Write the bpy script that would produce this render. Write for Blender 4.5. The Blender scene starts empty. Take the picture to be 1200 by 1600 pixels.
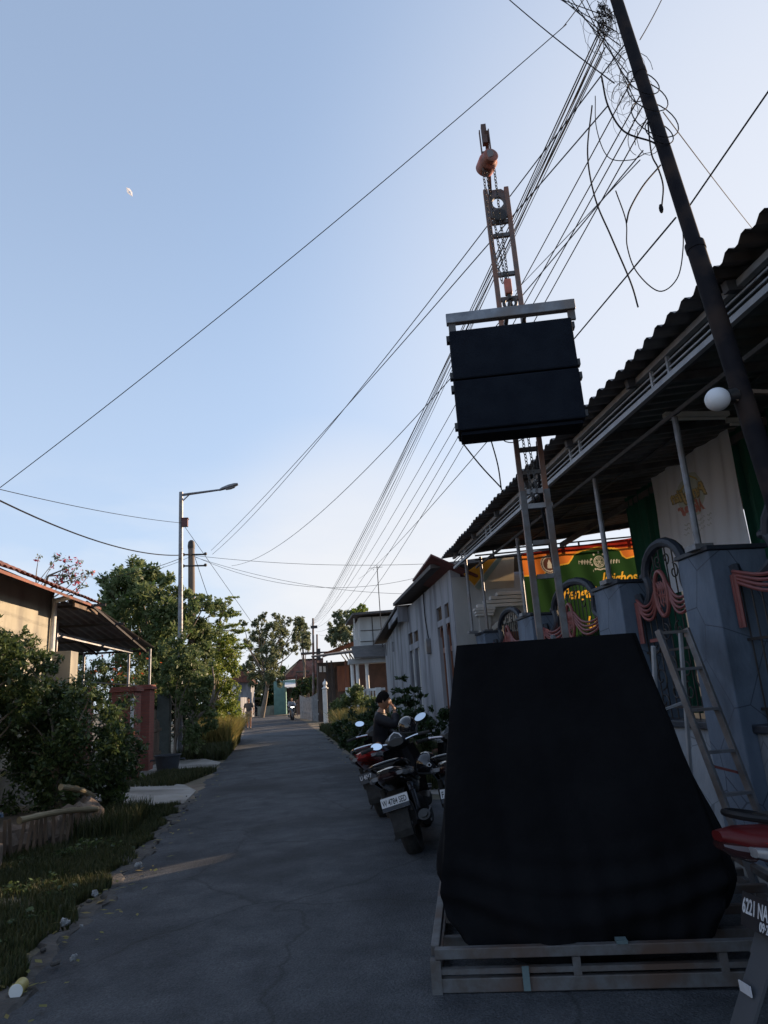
import bpy, bmesh, math, random
import numpy as np
from mathutils import Vector, Matrix
R = math.radians
random.seed(7); rng = np.random.default_rng(7)
S = bpy.context.scene
COL = S.collection

# ------------------------------------------------------------------ camera, sky, sun, exposure
CF, CROLL, CH = 1060.0, R(3.8), 1.55          # focal length in photo pixels (photo 1200 x 1600), roll, eye height
CPITCH = math.atan(283 / CF); CYAW = R(-7.2237)
cam_d = bpy.data.cameras.new('camera'); cam = bpy.data.objects.new('camera', cam_d); COL.objects.link(cam)
cam_d.sensor_fit = 'VERTICAL'; cam_d.sensor_height = 24.0; cam_d.lens = 24.0 * CF / 1600
cam_d.clip_start = 0.05; cam_d.clip_end = 3000
cam.matrix_world = (Matrix.Translation((0, 0, CH)) @ Matrix.Rotation(CYAW, 4, 'Z') @
                    Matrix.Rotation(R(90) + CPITCH, 4, 'X') @ Matrix.Rotation(-CROLL, 4, 'Z'))
S.camera = cam
SUN_AZ, SUN_EL = R(26), R(15)                  # azimuth measured from +X towards +Y
W = bpy.data.worlds.new('World'); S.world = W; W.use_nodes = True
nt = W.node_tree; nt.nodes.clear()
_o = nt.nodes.new('ShaderNodeOutputWorld'); _b = nt.nodes.new('ShaderNodeBackground'); _s = nt.nodes.new('ShaderNodeTexSky')
_s.sky_type = 'NISHITA'; _s.sun_disc = False; _s.sun_elevation = SUN_EL; _s.sun_rotation = R(90) - SUN_AZ
_s.air_density = 1.0; _s.dust_density = 0.6; _s.ozone_density = 2.2; _s.altitude = 50
_tc = nt.nodes.new('ShaderNodeTexCoord'); _mp = nt.nodes.new('ShaderNodeMapping'); _mp.inputs['Scale'].default_value = (1, 1, 3.2)
_n = nt.nodes.new('ShaderNodeTexNoise'); _n.inputs['Scale'].default_value = 4.5; _n.inputs['Detail'].default_value = 9; _n.inputs['Roughness'].default_value = .55
_cr = nt.nodes.new('ShaderNodeValToRGB'); _cr.color_ramp.elements[0].position = .43; _cr.color_ramp.elements[1].position = .64
_sx = nt.nodes.new('ShaderNodeSeparateXYZ')
_zr = nt.nodes.new('ShaderNodeMapRange'); _zr.inputs['From Min'].default_value = .02; _zr.inputs['From Max'].default_value = .34
_zr.inputs['To Min'].default_value = .75; _zr.inputs['To Max'].default_value = 0
_mu = nt.nodes.new('ShaderNodeMath'); _mu.operation = 'MULTIPLY'
_mx = nt.nodes.new('ShaderNodeMixRGB'); _mx.inputs['Color2'].default_value = (3.5, 3.5, 3.55, 1)
# even pale veil of moisture that thickens toward the horizon
_vr = nt.nodes.new('ShaderNodeMapRange'); _vr.interpolation_type = 'SMOOTHSTEP'
_vr.inputs['From Min'].default_value = 0; _vr.inputs['From Max'].default_value = .8; _vr.inputs['To Min'].default_value = .82; _vr.inputs['To Max'].default_value = .40
_mv = nt.nodes.new('ShaderNodeMixRGB'); _mv.inputs['Color2'].default_value = (2.25, 2.68, 3.42, 1)
L = nt.links.new
L(_tc.outputs['Generated'], _mp.inputs[0]); L(_mp.outputs[0], _n.inputs['Vector']); L(_n.outputs['Fac'], _cr.inputs[0])
L(_tc.outputs['Generated'], _sx.inputs[0]); L(_sx.outputs['Z'], _zr.inputs['Value']); L(_sx.outputs['Z'], _vr.inputs['Value'])
L(_cr.outputs[0], _mu.inputs[0]); L(_zr.outputs[0], _mu.inputs[1])
L(_s.outputs[0], _mv.inputs['Color1']); L(_vr.outputs[0], _mv.inputs['Fac'])
_gv = nt.nodes.new('ShaderNodeVectorMath'); _gv.operation = 'DOT_PRODUCT'; _gv.inputs[1].default_value = (.12, .985, .13)
_gn = nt.nodes.new('ShaderNodeVectorMath'); _gn.operation = 'NORMALIZE'; L(_tc.outputs['Generated'], _gn.inputs[0]); L(_gn.outputs[0], _gv.inputs[0])
_gr = nt.nodes.new('ShaderNodeMapRange'); _gr.interpolation_type = 'SMOOTHERSTEP'; _gr.inputs['From Min'].default_value = .94; _gr.inputs['From Max'].default_value = 1.01; _gr.inputs['To Max'].default_value = .8
L(_gv.outputs['Value'], _gr.inputs['Value'])
_g2 = nt.nodes.new('ShaderNodeVectorMath'); _g2.operation = 'DOT_PRODUCT'; _g2.inputs[1].default_value = (.75, .60, .28); L(_gn.outputs[0], _g2.inputs[0])
_gq = nt.nodes.new('ShaderNodeMapRange'); _gq.interpolation_type = 'SMOOTHERSTEP'; _gq.inputs['From Min'].default_value = .55; _gq.inputs['From Max'].default_value = 1.05; _gq.inputs['To Max'].default_value = .75
L(_g2.outputs['Value'], _gq.inputs['Value']); _gm = nt.nodes.new('ShaderNodeMath'); _gm.operation = 'MAXIMUM'; L(_gr.outputs[0], _gm.inputs[0]); L(_gq.outputs[0], _gm.inputs[1])
_mg = nt.nodes.new('ShaderNodeMixRGB'); _mg.inputs['Color2'].default_value = (3.3, 3.3, 3.4, 1); L(_gm.outputs[0], _mg.inputs['Fac']); L(_mv.outputs[0], _mg.inputs['Color1'])
L(_mg.outputs[0], _mx.inputs['Color1']); L(_mu.outputs[0], _mx.inputs['Fac']); L(_mx.outputs[0], _b.inputs[0])
L(_b.outputs[0], _o.inputs[0]); _b.inputs["Strength"].default_value = 0.14
sl = bpy.data.lights.new('sun', 'SUN'); sl.energy = 5.0; sl.angle = R(.5); sl.color = (1, .72, .48)
so = bpy.data.objects.new('sun', sl); COL.objects.link(so)
_sd = Vector((math.cos(SUN_EL) * math.cos(SUN_AZ), math.cos(SUN_EL) * math.sin(SUN_AZ), math.sin(SUN_EL)))
so.rotation_euler = _sd.to_track_quat('Z', 'Y').to_euler(); so.location = (20, 10, 15)
S.view_settings.view_transform = 'Standard'; S.view_settings.look = 'None'; S.view_settings.exposure = 0.95; S.view_settings.gamma = 1
S.cycles.max_bounces = 6; S.cycles.transparent_max_bounces = 8; S.cycles.use_denoising = True

# ------------------------------------------------------------------ helpers
CM = cam.matrix_world.copy()
def at(px, py, Y=None, X=None, Z=None):
    """world point seen at photo pixel (px,py) lying at the given depth Y (or X, or height Z)"""
    d = (CM.to_3x3() @ Vector((px - 600, 800 - py, -CF))).normalized(); o = CM.translation
    t = (Y - o.y) / d.y if Y is not None else ((X - o.x) / d.x if X is not None else (Z - o.z) / d.z)
    return o + d * t
WM = {}
def wm(o):
    while o is not None:
        if o.name in WM: return WM[o.name]
        o = o.parent
    return Matrix.Identity(4)
def tag(o, label=None, cat=None, group=None, kind=None):
    if label: o['label'] = label
    if cat: o['category'] = cat
    if group: o['group'] = group
    if kind: o['kind'] = kind
    return o
def thing(name, label, cat, loc=(0, 0, 0), rotz=0, group=None):
    o = bpy.data.objects.new(name, None); COL.objects.link(o)
    o.location = loc; o.rotation_euler = (0, 0, rotz); o.empty_display_size = .1
    WM[o.name] = Matrix.Translation(loc) @ Matrix.Rotation(rotz, 4, 'Z')
    return tag(o, label, cat, group)
class MB:
    def __init__(s): s.v = []; s.f = []; s.m = Matrix.Identity(4)
    def add(s, vs, fs):
        n = len(s.v); m = s.m
        s.v += [tuple(m @ Vector(p)) for p in vs]; s.f += [tuple(i + n for i in f) for f in fs]; return s
    def bx(s, x0, x1, y0, y1, z0, z1):
        return s.add([(x0, y0, z0), (x1, y0, z0), (x1, y1, z0), (x0, y1, z0), (x0, y0, z1), (x1, y0, z1), (x1, y1, z1), (x0, y1, z1)],
                     [(0, 3, 2, 1), (4, 5, 6, 7), (0, 1, 5, 4), (1, 2, 6, 5), (2, 3, 7, 6), (3, 0, 4, 7)])
    def bar(s, a, b, w, h=None, up=(0, 0, 1)):
        """box-section bar from a to b, w sideways, h along up"""
        h = h or w; a = Vector(a); b = Vector(b); d = (b - a).normalized(); u = Vector(up)
        if abs(d.dot(u)) > .98: u = Vector((0, 1, 0))
        x = d.cross(u).normalized(); y = x.cross(d).normalized(); x *= w / 2; y *= h / 2
        return s.add([a - x - y, a + x - y, a + x + y, a - x + y, b - x - y, b + x - y, b + x + y, b - x + y],
                     [(0, 3, 2, 1), (4, 5, 6, 7), (0, 1, 5, 4), (1, 2, 6, 5), (2, 3, 7, 6), (3, 0, 4, 7)])
    def tube(s, pts, r, seg=8, closed=False, flat=1.0):
        P = [Vector(p) for p in pts]; n = len(P)
        rr = list(r) if hasattr(r, '__len__') else [r] * n
        vs = []; fs = []; prev = None
        for i in range(n):
            a = P[i - 1] if (i > 0 or closed) else P[i]; b = P[(i + 1) % n] if (i < n - 1 or closed) else P[i]
            t = (b - a); t = t.normalized() if t.length > 1e-9 else Vector((0, 0, 1))
            if prev is None:
                up = Vector((0, 0, 1)) if abs(t.z) < .9 else Vector((1, 0, 0)); x = t.cross(up).normalized()
            else:
                x = prev - t * prev.dot(t); x = x.normalized() if x.length > 1e-6 else t.orthogonal().normalized()
            prev = x; y = t.cross(x)
            for k in range(seg):
                c = 2 * math.pi * k / seg; vs.append(P[i] + (x * math.cos(c) + y * math.sin(c) * flat) * rr[i])
        m = n if closed else n - 1
        for i in range(m):
            for k in range(seg):
                a = i * seg + k; b = i * seg + (k + 1) % seg; j = ((i + 1) % n) * seg
                fs.append((a, b, j + (k + 1) % seg, j + k))
        if not closed: fs += [tuple(range(seg))[::-1], tuple((n - 1) * seg + k for k in range(seg))]
        return s.add(vs, fs)
    def lathe(s, prof, seg=20, M=Matrix.Identity(4)):
        vs = []; fs = []; n = len(prof)
        for r, z in prof:
            for k in range(seg):
                c = 2 * math.pi * k / seg; vs.append(M @ Vector((r * math.cos(c), r * math.sin(c), z)))
        for i in range(n - 1):
            for k in range(seg): fs.append((i * seg + k, i * seg + (k + 1) % seg, (i + 1) * seg + (k + 1) % seg, (i + 1) * seg + k))
        fs += [tuple(range(seg))[::-1], tuple((n - 1) * seg + k for k in range(seg))]
        return s.add(vs, fs)
    def ball(s, c, r, seg=14, M=None):
        if not hasattr(r, '__len__'): r = (r, r, r)
        vs = []; fs = []; h = seg // 2 + 1
        for i in range(h + 1):
            th = math.pi * i / h
            for k in range(seg):
                ph = 2 * math.pi * k / seg; p = Vector((r[0] * math.sin(th) * math.cos(ph), r[1] * math.sin(th) * math.sin(ph), r[2] * math.cos(th)))
                vs.append((M @ p if M else p) + Vector(c))
        for i in range(h):
            for k in range(seg): fs.append((i * seg + k, (i + 1) * seg + k, (i + 1) * seg + (k + 1) % seg, i * seg + (k + 1) % seg))
        return s.add(vs, fs)
    def prism(s, pts, t, M):
        """2-D outline extruded by t along the local z of M"""
        n = len(pts)
        vs = [M @ Vector((x, y, 0)) for x, y in pts] + [M @ Vector((x, y, t)) for x, y in pts]
        fs = [tuple(range(n))[::-1], tuple(range(n, 2 * n))] + [(i, (i + 1) % n, n + (i + 1) % n, n + i) for i in range(n)]
        return s.add(vs, fs)
    def grid(s, fn, nu, nv, closed=False):
        vs = [fn(i / nu, j / nv) for j in range(nv + 1) for i in range(nu + (0 if closed else 1))]
        w = nu if closed else nu + 1; fs = []
        for j in range(nv):
            for i in range(nu):
                a = j * w + i; b = j * w + (i + 1) % w; fs.append((a, b, b + w, a + w))
        return s.add(vs, fs)
    def loft(s, secs, seg=16, p=2.6):
        """closed body through superellipse sections (centre, half-width, half-height) along local y"""
        vs = []; fs = []; n = len(secs)
        for (x, y, z, a, b) in secs:
            for k in range(seg):
                c = 2 * math.pi * k / seg; cx = math.cos(c); cz = math.sin(c)
                vs.append((x + a * math.copysign(abs(cx) ** (2 / p), cx), y, z + b * math.copysign(abs(cz) ** (2 / p), cz)))
        for i in range(n - 1):
            for k in range(seg): fs.append((i * seg + k, i * seg + (k + 1) % seg, (i + 1) * seg + (k + 1) % seg, (i + 1) * seg + k))
        fs += [tuple(range(seg))[::-1], tuple((n - 1) * seg + k for k in range(seg))]
        return s.add(vs, fs)
def newmesh(name, v, f, mats, smooth=False, midx=None):
    me = bpy.data.meshes.new(name); me.from_pydata([tuple(p) for p in v], [], f); me.update()
    for m in (mats if isinstance(mats, (list, tuple)) else [mats]): me.materials.append(m)
    bm = bmesh.new(); bm.from_mesh(me); bmesh.ops.recalc_face_normals(bm, faces=bm.faces); bm.to_mesh(me); bm.free()
    if smooth: me.shade_smooth() if hasattr(me, 'shade_smooth') else None
    return me
def part(name, mb, mat, parent=None, smooth=False, bevel=0, sharp=35, **t):
    me = newmesh(name, mb.v, mb.f, mat)
    if parent is not None: me.transform(wm(parent).inverted())
    o = bpy.data.objects.new(name, me); COL.objects.link(o)
    if parent is not None: o.parent = parent
    if smooth:
        for p in me.polygons: p.use_smooth = True
        try: me.set_sharp_from_angle(angle=R(sharp))
        except Exception: pass
    if bevel:
        b = o.modifiers.new('bevel', 'BEVEL'); b.width = bevel; b.segments = 2; b.limit_method = 'ANGLE'; b.angle_limit = R(40)
    if t: tag(o, **t)
    return o
def fastmesh(name, V, F, mat, parent=None, **t):
    """numpy vertices (n,3) and equal-sized faces (m,k)"""
    me = bpy.data.meshes.new(name)
    if parent is not None:
        Mi = np.array(wm(parent).inverted()); V = V @ Mi[:3, :3].T + Mi[:3, 3]
    k = F.shape[1]; me.vertices.add(len(V)); me.vertices.foreach_set('co', V.astype(np.float32).ravel())
    me.loops.add(F.size); me.loops.foreach_set('vertex_index', F.astype(np.int32).ravel())
    me.polygons.add(len(F)); me.polygons.foreach_set('loop_start', np.arange(0, F.size, k, dtype=np.int32))
    me.update(calc_edges=True); me.validate(); me.materials.append(mat)
    o = bpy.data.objects.new(name, me); COL.objects.link(o)
    if parent is not None: o.parent = parent
    if t: tag(o, **t)
    return o
def frame(o, x, y):
    x = Vector(x).normalized(); y = Vector(y); y = (y - x * y.dot(x)).normalized(); z = x.cross(y)
    m = Matrix((x, y, z)).transposed().to_4x4(); m.translation = Vector(o); return m
def text(name, s, size, mat, M, parent, extrude=.001, align='LEFT', shear=0, offset=0, wx=1, space=1, label=None):
    cu = bpy.data.curves.new(name, 'FONT'); cu.body = s; cu.size = size; cu.extrude = extrude; cu.align_x = align; cu.shear = shear
    cu.offset = offset; cu.space_character = space; cu.resolution_u = 3
    ob = bpy.data.objects.new(name, cu); COL.objects.link(ob); bpy.context.view_layer.update()
    me = bpy.data.meshes.new_from_object(ob.evaluated_get(bpy.context.evaluated_depsgraph_get()))
    bpy.data.objects.remove(ob); me.name = name; me.materials.clear(); me.materials.append(mat)
    me.transform(Matrix.Diagonal((wx, 1, 1, 1))); me.transform(M)
    if parent is not None: me.transform(wm(parent).inverted())
    o = bpy.data.objects.new(name, me); COL.objects.link(o)
    if parent is not None: o.parent = parent
    if label: o['label'] = label
    return o
def copy_tree(o, parent=None):
    c = o.copy(); COL.objects.link(c)
    if parent is not None: c.parent = parent; c.matrix_parent_inverse = o.matrix_parent_inverse
    for ch in list(o.children): copy_tree(ch, c)
    return c
def bez(pts, n=8):
    """smooth Catmull-Rom curve through points"""
    P = [Vector(p) for p in pts]; P = [P[0] * 2 - P[1]] + P + [P[-1] * 2 - P[-2]]; out = []
    for i in range(1, len(P) - 2):
        for k in range(n):
            t = k / n; a, b, c, d = P[i - 1], P[i], P[i + 1], P[i + 2]
            out.append(.5 * ((2 * b) + (c - a) * t + (2 * a - 5 * b + 4 * c - d) * t * t + (3 * b - a - 3 * c + d) * t ** 3))
    return out + [P[-2]]

# ------------------------------------------------------------------ materials
MAT = {}
def M(name, c1, c2=None, scale=4, rough=.8, metal=0, bump=0, bs=None, stretch=(1, 1, 1), lo=.38, hi=.62, spec=.5, coat=0, c3=None, s3=.7, r2=None):
    if name in MAT: return MAT[name]
    m = bpy.data.materials.new(name); m.use_nodes = True; t = m.node_tree; b = t.nodes['Principled BSDF']; K = t.links.new
    b.inputs['Roughness'].default_value = rough; b.inputs['Metallic'].default_value = metal
    b.inputs['Specular IOR Level'].default_value = spec; b.inputs['Coat Weight'].default_value = coat
    c2 = c2 or tuple(x * .75 for x in c1)
    tc = t.nodes.new('ShaderNodeTexCoord'); mp = t.nodes.new('ShaderNodeMapping'); mp.inputs['Scale'].default_value = stretch
    K(tc.outputs['Object'], mp.inputs[0])
    n = t.nodes.new('ShaderNodeTexNoise'); n.inputs['Scale'].default_value = scale; n.inputs['Detail'].default_value = 14; n.inputs['Roughness'].default_value = .62
    K(mp.outputs[0], n.inputs['Vector'])
    r = t.nodes.new('ShaderNodeValToRGB'); r.color_ramp.elements[0].position = lo; r.color_ramp.elements[1].position = hi
    r.color_ramp.elements[0].color = (*c1, 1); r.color_ramp.elements[1].color = (*c2, 1); K(n.outputs['Fac'], r.inputs[0]); out = r.outputs[0]
    if c3:
        n3 = t.nodes.new('ShaderNodeTexNoise'); n3.inputs['Scale'].default_value = s3; n3.inputs['Detail'].default_value = 5
        K(mp.outputs[0], n3.inputs['Vector']); r3 = t.nodes.new('ShaderNodeValToRGB'); r3.color_ramp.elements[0].position = .48; r3.color_ramp.elements[1].position = .66
        K(n3.outputs['Fac'], r3.inputs[0]); mx = t.nodes.new('ShaderNodeMixRGB'); mx.inputs['Color2'].default_value = (*c3, 1)
        K(r3.outputs[0], mx.inputs['Fac']); K(out, mx.inputs['Color1']); out = mx.outputs[0]
    K(out, b.inputs['Base Color'])
    if r2 is not None:
        mr = t.nodes.new('ShaderNodeMapRange'); mr.inputs['To Min'].default_value = rough; mr.inputs['To Max'].default_value = r2
        K(n.outputs['Fac'], mr.inputs['Value']); K(mr.outputs[0], b.inputs['Roughness'])
    if bump:
        nb = t.nodes.new('ShaderNodeTexNoise'); nb.inputs['Scale'].default_value = bs or scale * 6; nb.inputs['Detail'].default_value = 6
        K(mp.outputs[0], nb.inputs['Vector']); bn = t.nodes.new('ShaderNodeBump'); bn.inputs['Strength'].default_value = bump; bn.inputs['Distance'].default_value = .02
        K(nb.outputs['Fac'], bn.inputs['Height']); K(bn.outputs[0], b.inputs['Normal'])
    MAT[name] = m; return m
def leafmat(name, a, b_, trans=.35, rough=.5, c=None):
    m = bpy.data.materials.new(name); m.use_nodes = True; t = m.node_tree; K = t.links.new
    p = t.nodes['Principled BSDF']; p.inputs['Roughness'].default_value = rough; p.inputs['Specular IOR Level'].default_value = .4
    g = t.nodes.new('ShaderNodeNewGeometry'); r = t.nodes.new('ShaderNodeValToRGB')
    r.color_ramp.elements[0].color = (*a, 1); r.color_ramp.elements[1].color = (*b_, 1)
    if c: e = r.color_ramp.elements.new(.9); e.color = (*c, 1)
    K(g.outputs['Random Per Island'], r.inputs[0]); K(r.outputs[0], p.inputs['Base Color'])
    tr = t.nodes.new('ShaderNodeBsdfTranslucent'); K(r.outputs[0], tr.inputs['Color'])
    mx = t.nodes.new('ShaderNodeMixShader'); mx.inputs[0].default_value = trans
    K(p.outputs[0], mx.inputs[1]); K(tr.outputs[0], mx.inputs[2]); K(mx.outputs[0], t.nodes['Material Output'].inputs[0]); MAT[name] = m; return m
def cracked(name, c1, c2, line, scale=2.2, width=.012, rough=.75, brick=None):
    """painted surface broken by irregular slab joints (voronoi) or brick courses"""
    m = M(name, c1, c2, scale=3, rough=rough, bump=.35, bs=22, c3=tuple(x * .55 for x in c2), s3=2.2, stretch=(1, 1, .55)); t = m.node_tree; K = t.links.new; p = t.nodes['Principled BSDF']
    src = p.inputs['Base Color'].links[0].from_socket; tc = [n for n in t.nodes if n.bl_idname == 'ShaderNodeTexCoord'][0]
    if brick:
        sx = t.nodes.new('ShaderNodeSeparateXYZ'); K(tc.outputs['Object'], sx.inputs[0]); ad = t.nodes.new('ShaderNodeMath'); K(sx.outputs[0], ad.inputs[0]); K(sx.outputs[1], ad.inputs[1])
        cb = t.nodes.new('ShaderNodeCombineXYZ'); K(ad.outputs[0], cb.inputs[0]); K(sx.outputs[2], cb.inputs[1])
        bt = t.nodes.new('ShaderNodeTexBrick'); bt.inputs['Scale'].default_value = 1; bt.inputs['Brick Width'].default_value = brick[0]; bt.inputs['Row Height'].default_value = brick[1]
        bt.inputs['Mortar Size'].default_value = width; bt.inputs['Color1'].default_value = (*c1, 1); bt.inputs['Color2'].default_value = (*c2, 1); bt.inputs['Mortar'].default_value = (*line, 1)
        K(cb.outputs[0], bt.inputs['Vector']); mm = t.nodes.new('ShaderNodeMixRGB'); mm.inputs['Fac'].default_value = .55; K(src, mm.inputs['Color1']); K(bt.outputs[0], mm.inputs['Color2'])
        K(mm.outputs[0], p.inputs['Base Color'])
        bn = [n for n in t.nodes if n.bl_idname == 'ShaderNodeBump'][0]; b2 = t.nodes.new('ShaderNodeBump'); b2.inputs['Strength'].default_value = .6; b2.inputs['Distance'].default_value = .008; b2.invert = True
        K(bt.outputs['Fac'], b2.inputs['Height']); K(bn.outputs[0], b2.inputs['Normal']); K(b2.outputs[0], p.inputs['Normal'])
    else:
        v = t.nodes.new('ShaderNodeTexVoronoi'); v.feature = 'DISTANCE_TO_EDGE'; v.inputs['Scale'].default_value = scale; K(tc.outputs['Object'], v.inputs['Vector'])
        lt = t.nodes.new('ShaderNodeMath'); lt.operation = 'LESS_THAN'; lt.inputs[1].default_value = width; K(v.outputs['Distance'], lt.inputs[0])
        mm = t.nodes.new('ShaderNodeMixRGB'); mm.inputs['Color2'].default_value = (*line, 1); K(lt.outputs[0], mm.inputs['Fac']); K(src, mm.inputs['Color1']); K(mm.outputs[0], p.inputs['Base Color'])
    return m
def emit(name, c, s):
    m = bpy.data.materials.new(name); m.use_nodes = True; p = m.node_tree.nodes['Principled BSDF']
    p.inputs['Base Color'].default_value = (*c, 1); p.inputs['Emission Color'].default_value = (*c, 1); p.inputs['Emission Strength'].default_value = s; return m
def clothmat(name, c, c2=None, trans=.4, rough=.8, stretch=(1, 1, 1), scale=3):
    m = M(name, c, c2, scale=scale, rough=rough, stretch=stretch); t = m.node_tree; p = t.nodes['Principled BSDF']
    tr = t.nodes.new('ShaderNodeBsdfTranslucent'); t.links.new(p.inputs['Base Color'].links[0].from_socket, tr.inputs['Color'])
    mx = t.nodes.new('ShaderNodeMixShader'); mx.inputs[0].default_value = trans
    t.links.new(p.outputs[0], mx.inputs[1]); t.links.new(tr.outputs[0], mx.inputs[2]); t.links.new(mx.outputs[0], t.nodes['Material Output'].inputs[0]); return m

asphalt = M('asphalt', (.036, .041, .049), (.080, .087, .098), scale=2.6, rough=.8, bump=1, bs=70, c3=(.022, .025, .031), s3=.5, spec=.3, lo=.34, hi=.68)
_t = asphalt.node_tree; _p = _t.nodes['Principled BSDF']; _src = _p.inputs['Base Color'].links[0].from_socket
_tc2 = [n for n in _t.nodes if n.bl_idname == 'ShaderNodeTexCoord'][0]
_nz = _t.nodes.new('ShaderNodeTexNoise'); _nz.inputs['Scale'].default_value = 1.6; _nz.inputs['Detail'].default_value = 6
_ad = _t.nodes.new('ShaderNodeMixRGB'); _ad.inputs['Fac'].default_value = .35; _t.links.new(_tc2.outputs['Object'], _nz.inputs['Vector']); _t.links.new(_tc2.outputs['Object'], _ad.inputs['Color1']); _t.links.new(_nz.outputs['Color'], _ad.inputs['Color2'])
_vo = _t.nodes.new('ShaderNodeTexVoronoi'); _vo.feature = 'DISTANCE_TO_EDGE'; _vo.inputs['Scale'].default_value = .75; _t.links.new(_ad.outputs[0], _vo.inputs['Vector'])
_lt = _t.nodes.new('ShaderNodeMapRange'); _lt.inputs['From Min'].default_value = 0; _lt.inputs['From Max'].default_value = .012; _lt.inputs['To Min'].default_value = .55; _lt.inputs['To Max'].default_value = 0; _t.links.new(_vo.outputs['Distance'], _lt.inputs['Value'])
_vc = _t.nodes.new('ShaderNodeTexVoronoi'); _vc.inputs['Scale'].default_value = 110; _t.links.new(_tc2.outputs['Object'], _vc.inputs['Vector'])
_vm = _t.nodes.new('ShaderNodeMapRange'); _vm.inputs['From Max'].default_value = 1; _vm.inputs['To Min'].default_value = .72; _vm.inputs['To Max'].default_value = 1.35; _vs = _t.nodes.new('ShaderNodeSeparateXYZ'); _t.links.new(_vc.outputs['Color'], _vs.inputs[0]); _t.links.new(_vs.outputs[0], _vm.inputs['Value'])
_ml = _t.nodes.new('ShaderNodeVectorMath'); _ml.operation = 'SCALE'; _t.links.new(_src, _ml.inputs[0]); _t.links.new(_vm.outputs[0], _ml.inputs['Scale'])
_mk = _t.nodes.new('ShaderNodeMixRGB'); _mk.inputs['Color2'].default_value = (.016, .017, .019, 1); _t.links.new(_lt.outputs[0], _mk.inputs['Fac']); _t.links.new(_ml.outputs[0], _mk.inputs['Color1']); _t.links.new(_mk.outputs[0], _p.inputs['Base Color'])
dirt = M('dirt', (.12, .095, .07), (.20, .165, .125), scale=2.5, rough=.95, bump=.8, bs=30, c3=(.07, .075, .04), s3=.5)
concrete = M('concrete', (.26, .25, .23), (.36, .35, .33), scale=2, rough=.9, bump=.5, bs=40, c3=(.15, .14, .125), s3=.8)
kerbm = M('kerb_concrete', (.085, .08, .075), (.045, .042, .04), scale=5, rough=.95, bump=.8, bs=25)
plaster = M('grey_plaster', (.29, .30, .33), (.21, .22, .245), scale=1.6, rough=.9, stretch=(1, 1, .22), bump=.2, bs=30, c3=(.115, .12, .14), s3=1.6)
plaster_l = M('pale_plaster', (.40, .41, .41), (.31, .32, .32), scale=1.5, rough=.9, stretch=(1, 1, .3), c3=(.33, .33, .32), s3=.8)
cream = M('cream_plaster', (.36, .34, .27), (.28, .265, .21), scale=1.2, rough=.9, stretch=(1, 1, .5), c3=(.17, .16, .14), s3=1.3)
white = M('white_paint', (.72, .73, .72), (.60, .61, .60), scale=3, rough=.7)
bluecol = cracked('blue_stone_paint', (.125, .165, .225), (.09, .125, .18), (.045, .06, .09), scale=1.7, width=.008)
bluedk = M('blue_trim_paint', (.012, .018, .030), (.022, .03, .045), scale=6, rough=.55, bump=.2)
basewall = cracked('pale_stone_cladding', (.26, .29, .33), (.19, .22, .26), (.13, .15, .18), scale=2.4, width=.008)
salmon = M('salmon_paint', (.22, .065, .060), (.17, .05, .047), scale=8, rough=.5)
iron = M('dark_iron', (.03, .03, .035), (.05, .045, .04), scale=10, rough=.6, metal=.3)
galv = M('galvanised_steel', (.24, .255, .28), (.15, .16, .18), scale=7, rough=.5, metal=.55, c3=(.17, .15, .14), s3=3)
rustst = M('rust_flecked_steel', (.13, .135, .145), (.095, .085, .08), scale=12, rough=.65, metal=.35, c3=(.10, .065, .05), s3=3.5)
trussp = M('truss_paint', (.38, .40, .43), (.29, .31, .34), scale=6, rough=.55, metal=.2)
roofm = M('zinc_roofing', (.16, .16, .165), (.11, .105, .105), scale=2.5, rough=.55, metal=.35, c3=(.10, .075, .06), s3=1.5)
redpanel = M('red_roof_panel', (.12, .03, .03), (.09, .024, .024), scale=3, rough=.6)
darkroof = M('dark_roofing', (.075, .07, .07), (.11, .10, .095), scale=3, rough=.85)
tilem = M('clay_tile', (.24, .095, .065), (.15, .065, .048), scale=5, rough=.9, c3=(.07, .045, .04), s3=2.4, bump=.3)
brickm = cracked('red_brick', (.27, .085, .06), (.20, .065, .05), (.13, .085, .07), width=.006, brick=(.22, .065), rough=.85)
wood = M('weathered_wood', (.17, .12, .085), (.10, .075, .055), scale=5, rough=.85, stretch=(1, 1, .15), bump=.4)
woodr = M('reddish_wood', (.20, .08, .045), (.14, .055, .035), scale=5, rough=.6, stretch=(1, 1, .2))
bark = M('bark', (.20, .165, .13), (.12, .10, .08), scale=9, rough=.95, bump=.8, stretch=(1, 1, .4))
blackcloth = M('black_cloth', (.004, .0042, .0056), (.0062, .0065, .0082), scale=2, rough=.9, spec=.12, bump=1, bs=5)
carpet = M('black_cabinet_carpet', (.009, .012, .019), (.013, .017, .025), scale=5, rough=.95, spec=.1, bump=.5, bs=150)
blk = M('black_plastic', (.014, .014, .016), (.022, .022, .024), scale=8, rough=.45)
blkgl = M('black_gloss_paint', (.010, .010, .012), (.014, .012, .013), scale=5, rough=.16, coat=.6)
redgl = M('red_gloss_paint', (.33, .02, .02), (.28, .016, .016), scale=5, rough=.22, coat=.5)
whitegl = M('white_gloss_paint', (.6, .6, .6), (.55, .55, .56), scale=5, rough=.25, coat=.5)
rubber = M('rubber', (.018, .018, .018), (.03, .03, .03), scale=20, rough=.85)
seatm = M('seat_vinyl', (.015, .015, .016), (.02, .02, .02), scale=20, rough=.6)
chrome = M('chrome', (.6, .6, .62), (.5, .5, .52), scale=5, rough=.12, metal=1)
mirrorm = M('mirror_glass', (.85, .9, .95), (.85, .9, .95), scale=1, rough=.04, metal=1)
lensr = M('red_lens', (.30, .012, .01), (.25, .01, .01), scale=5, rough=.12, coat=.6)
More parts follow.
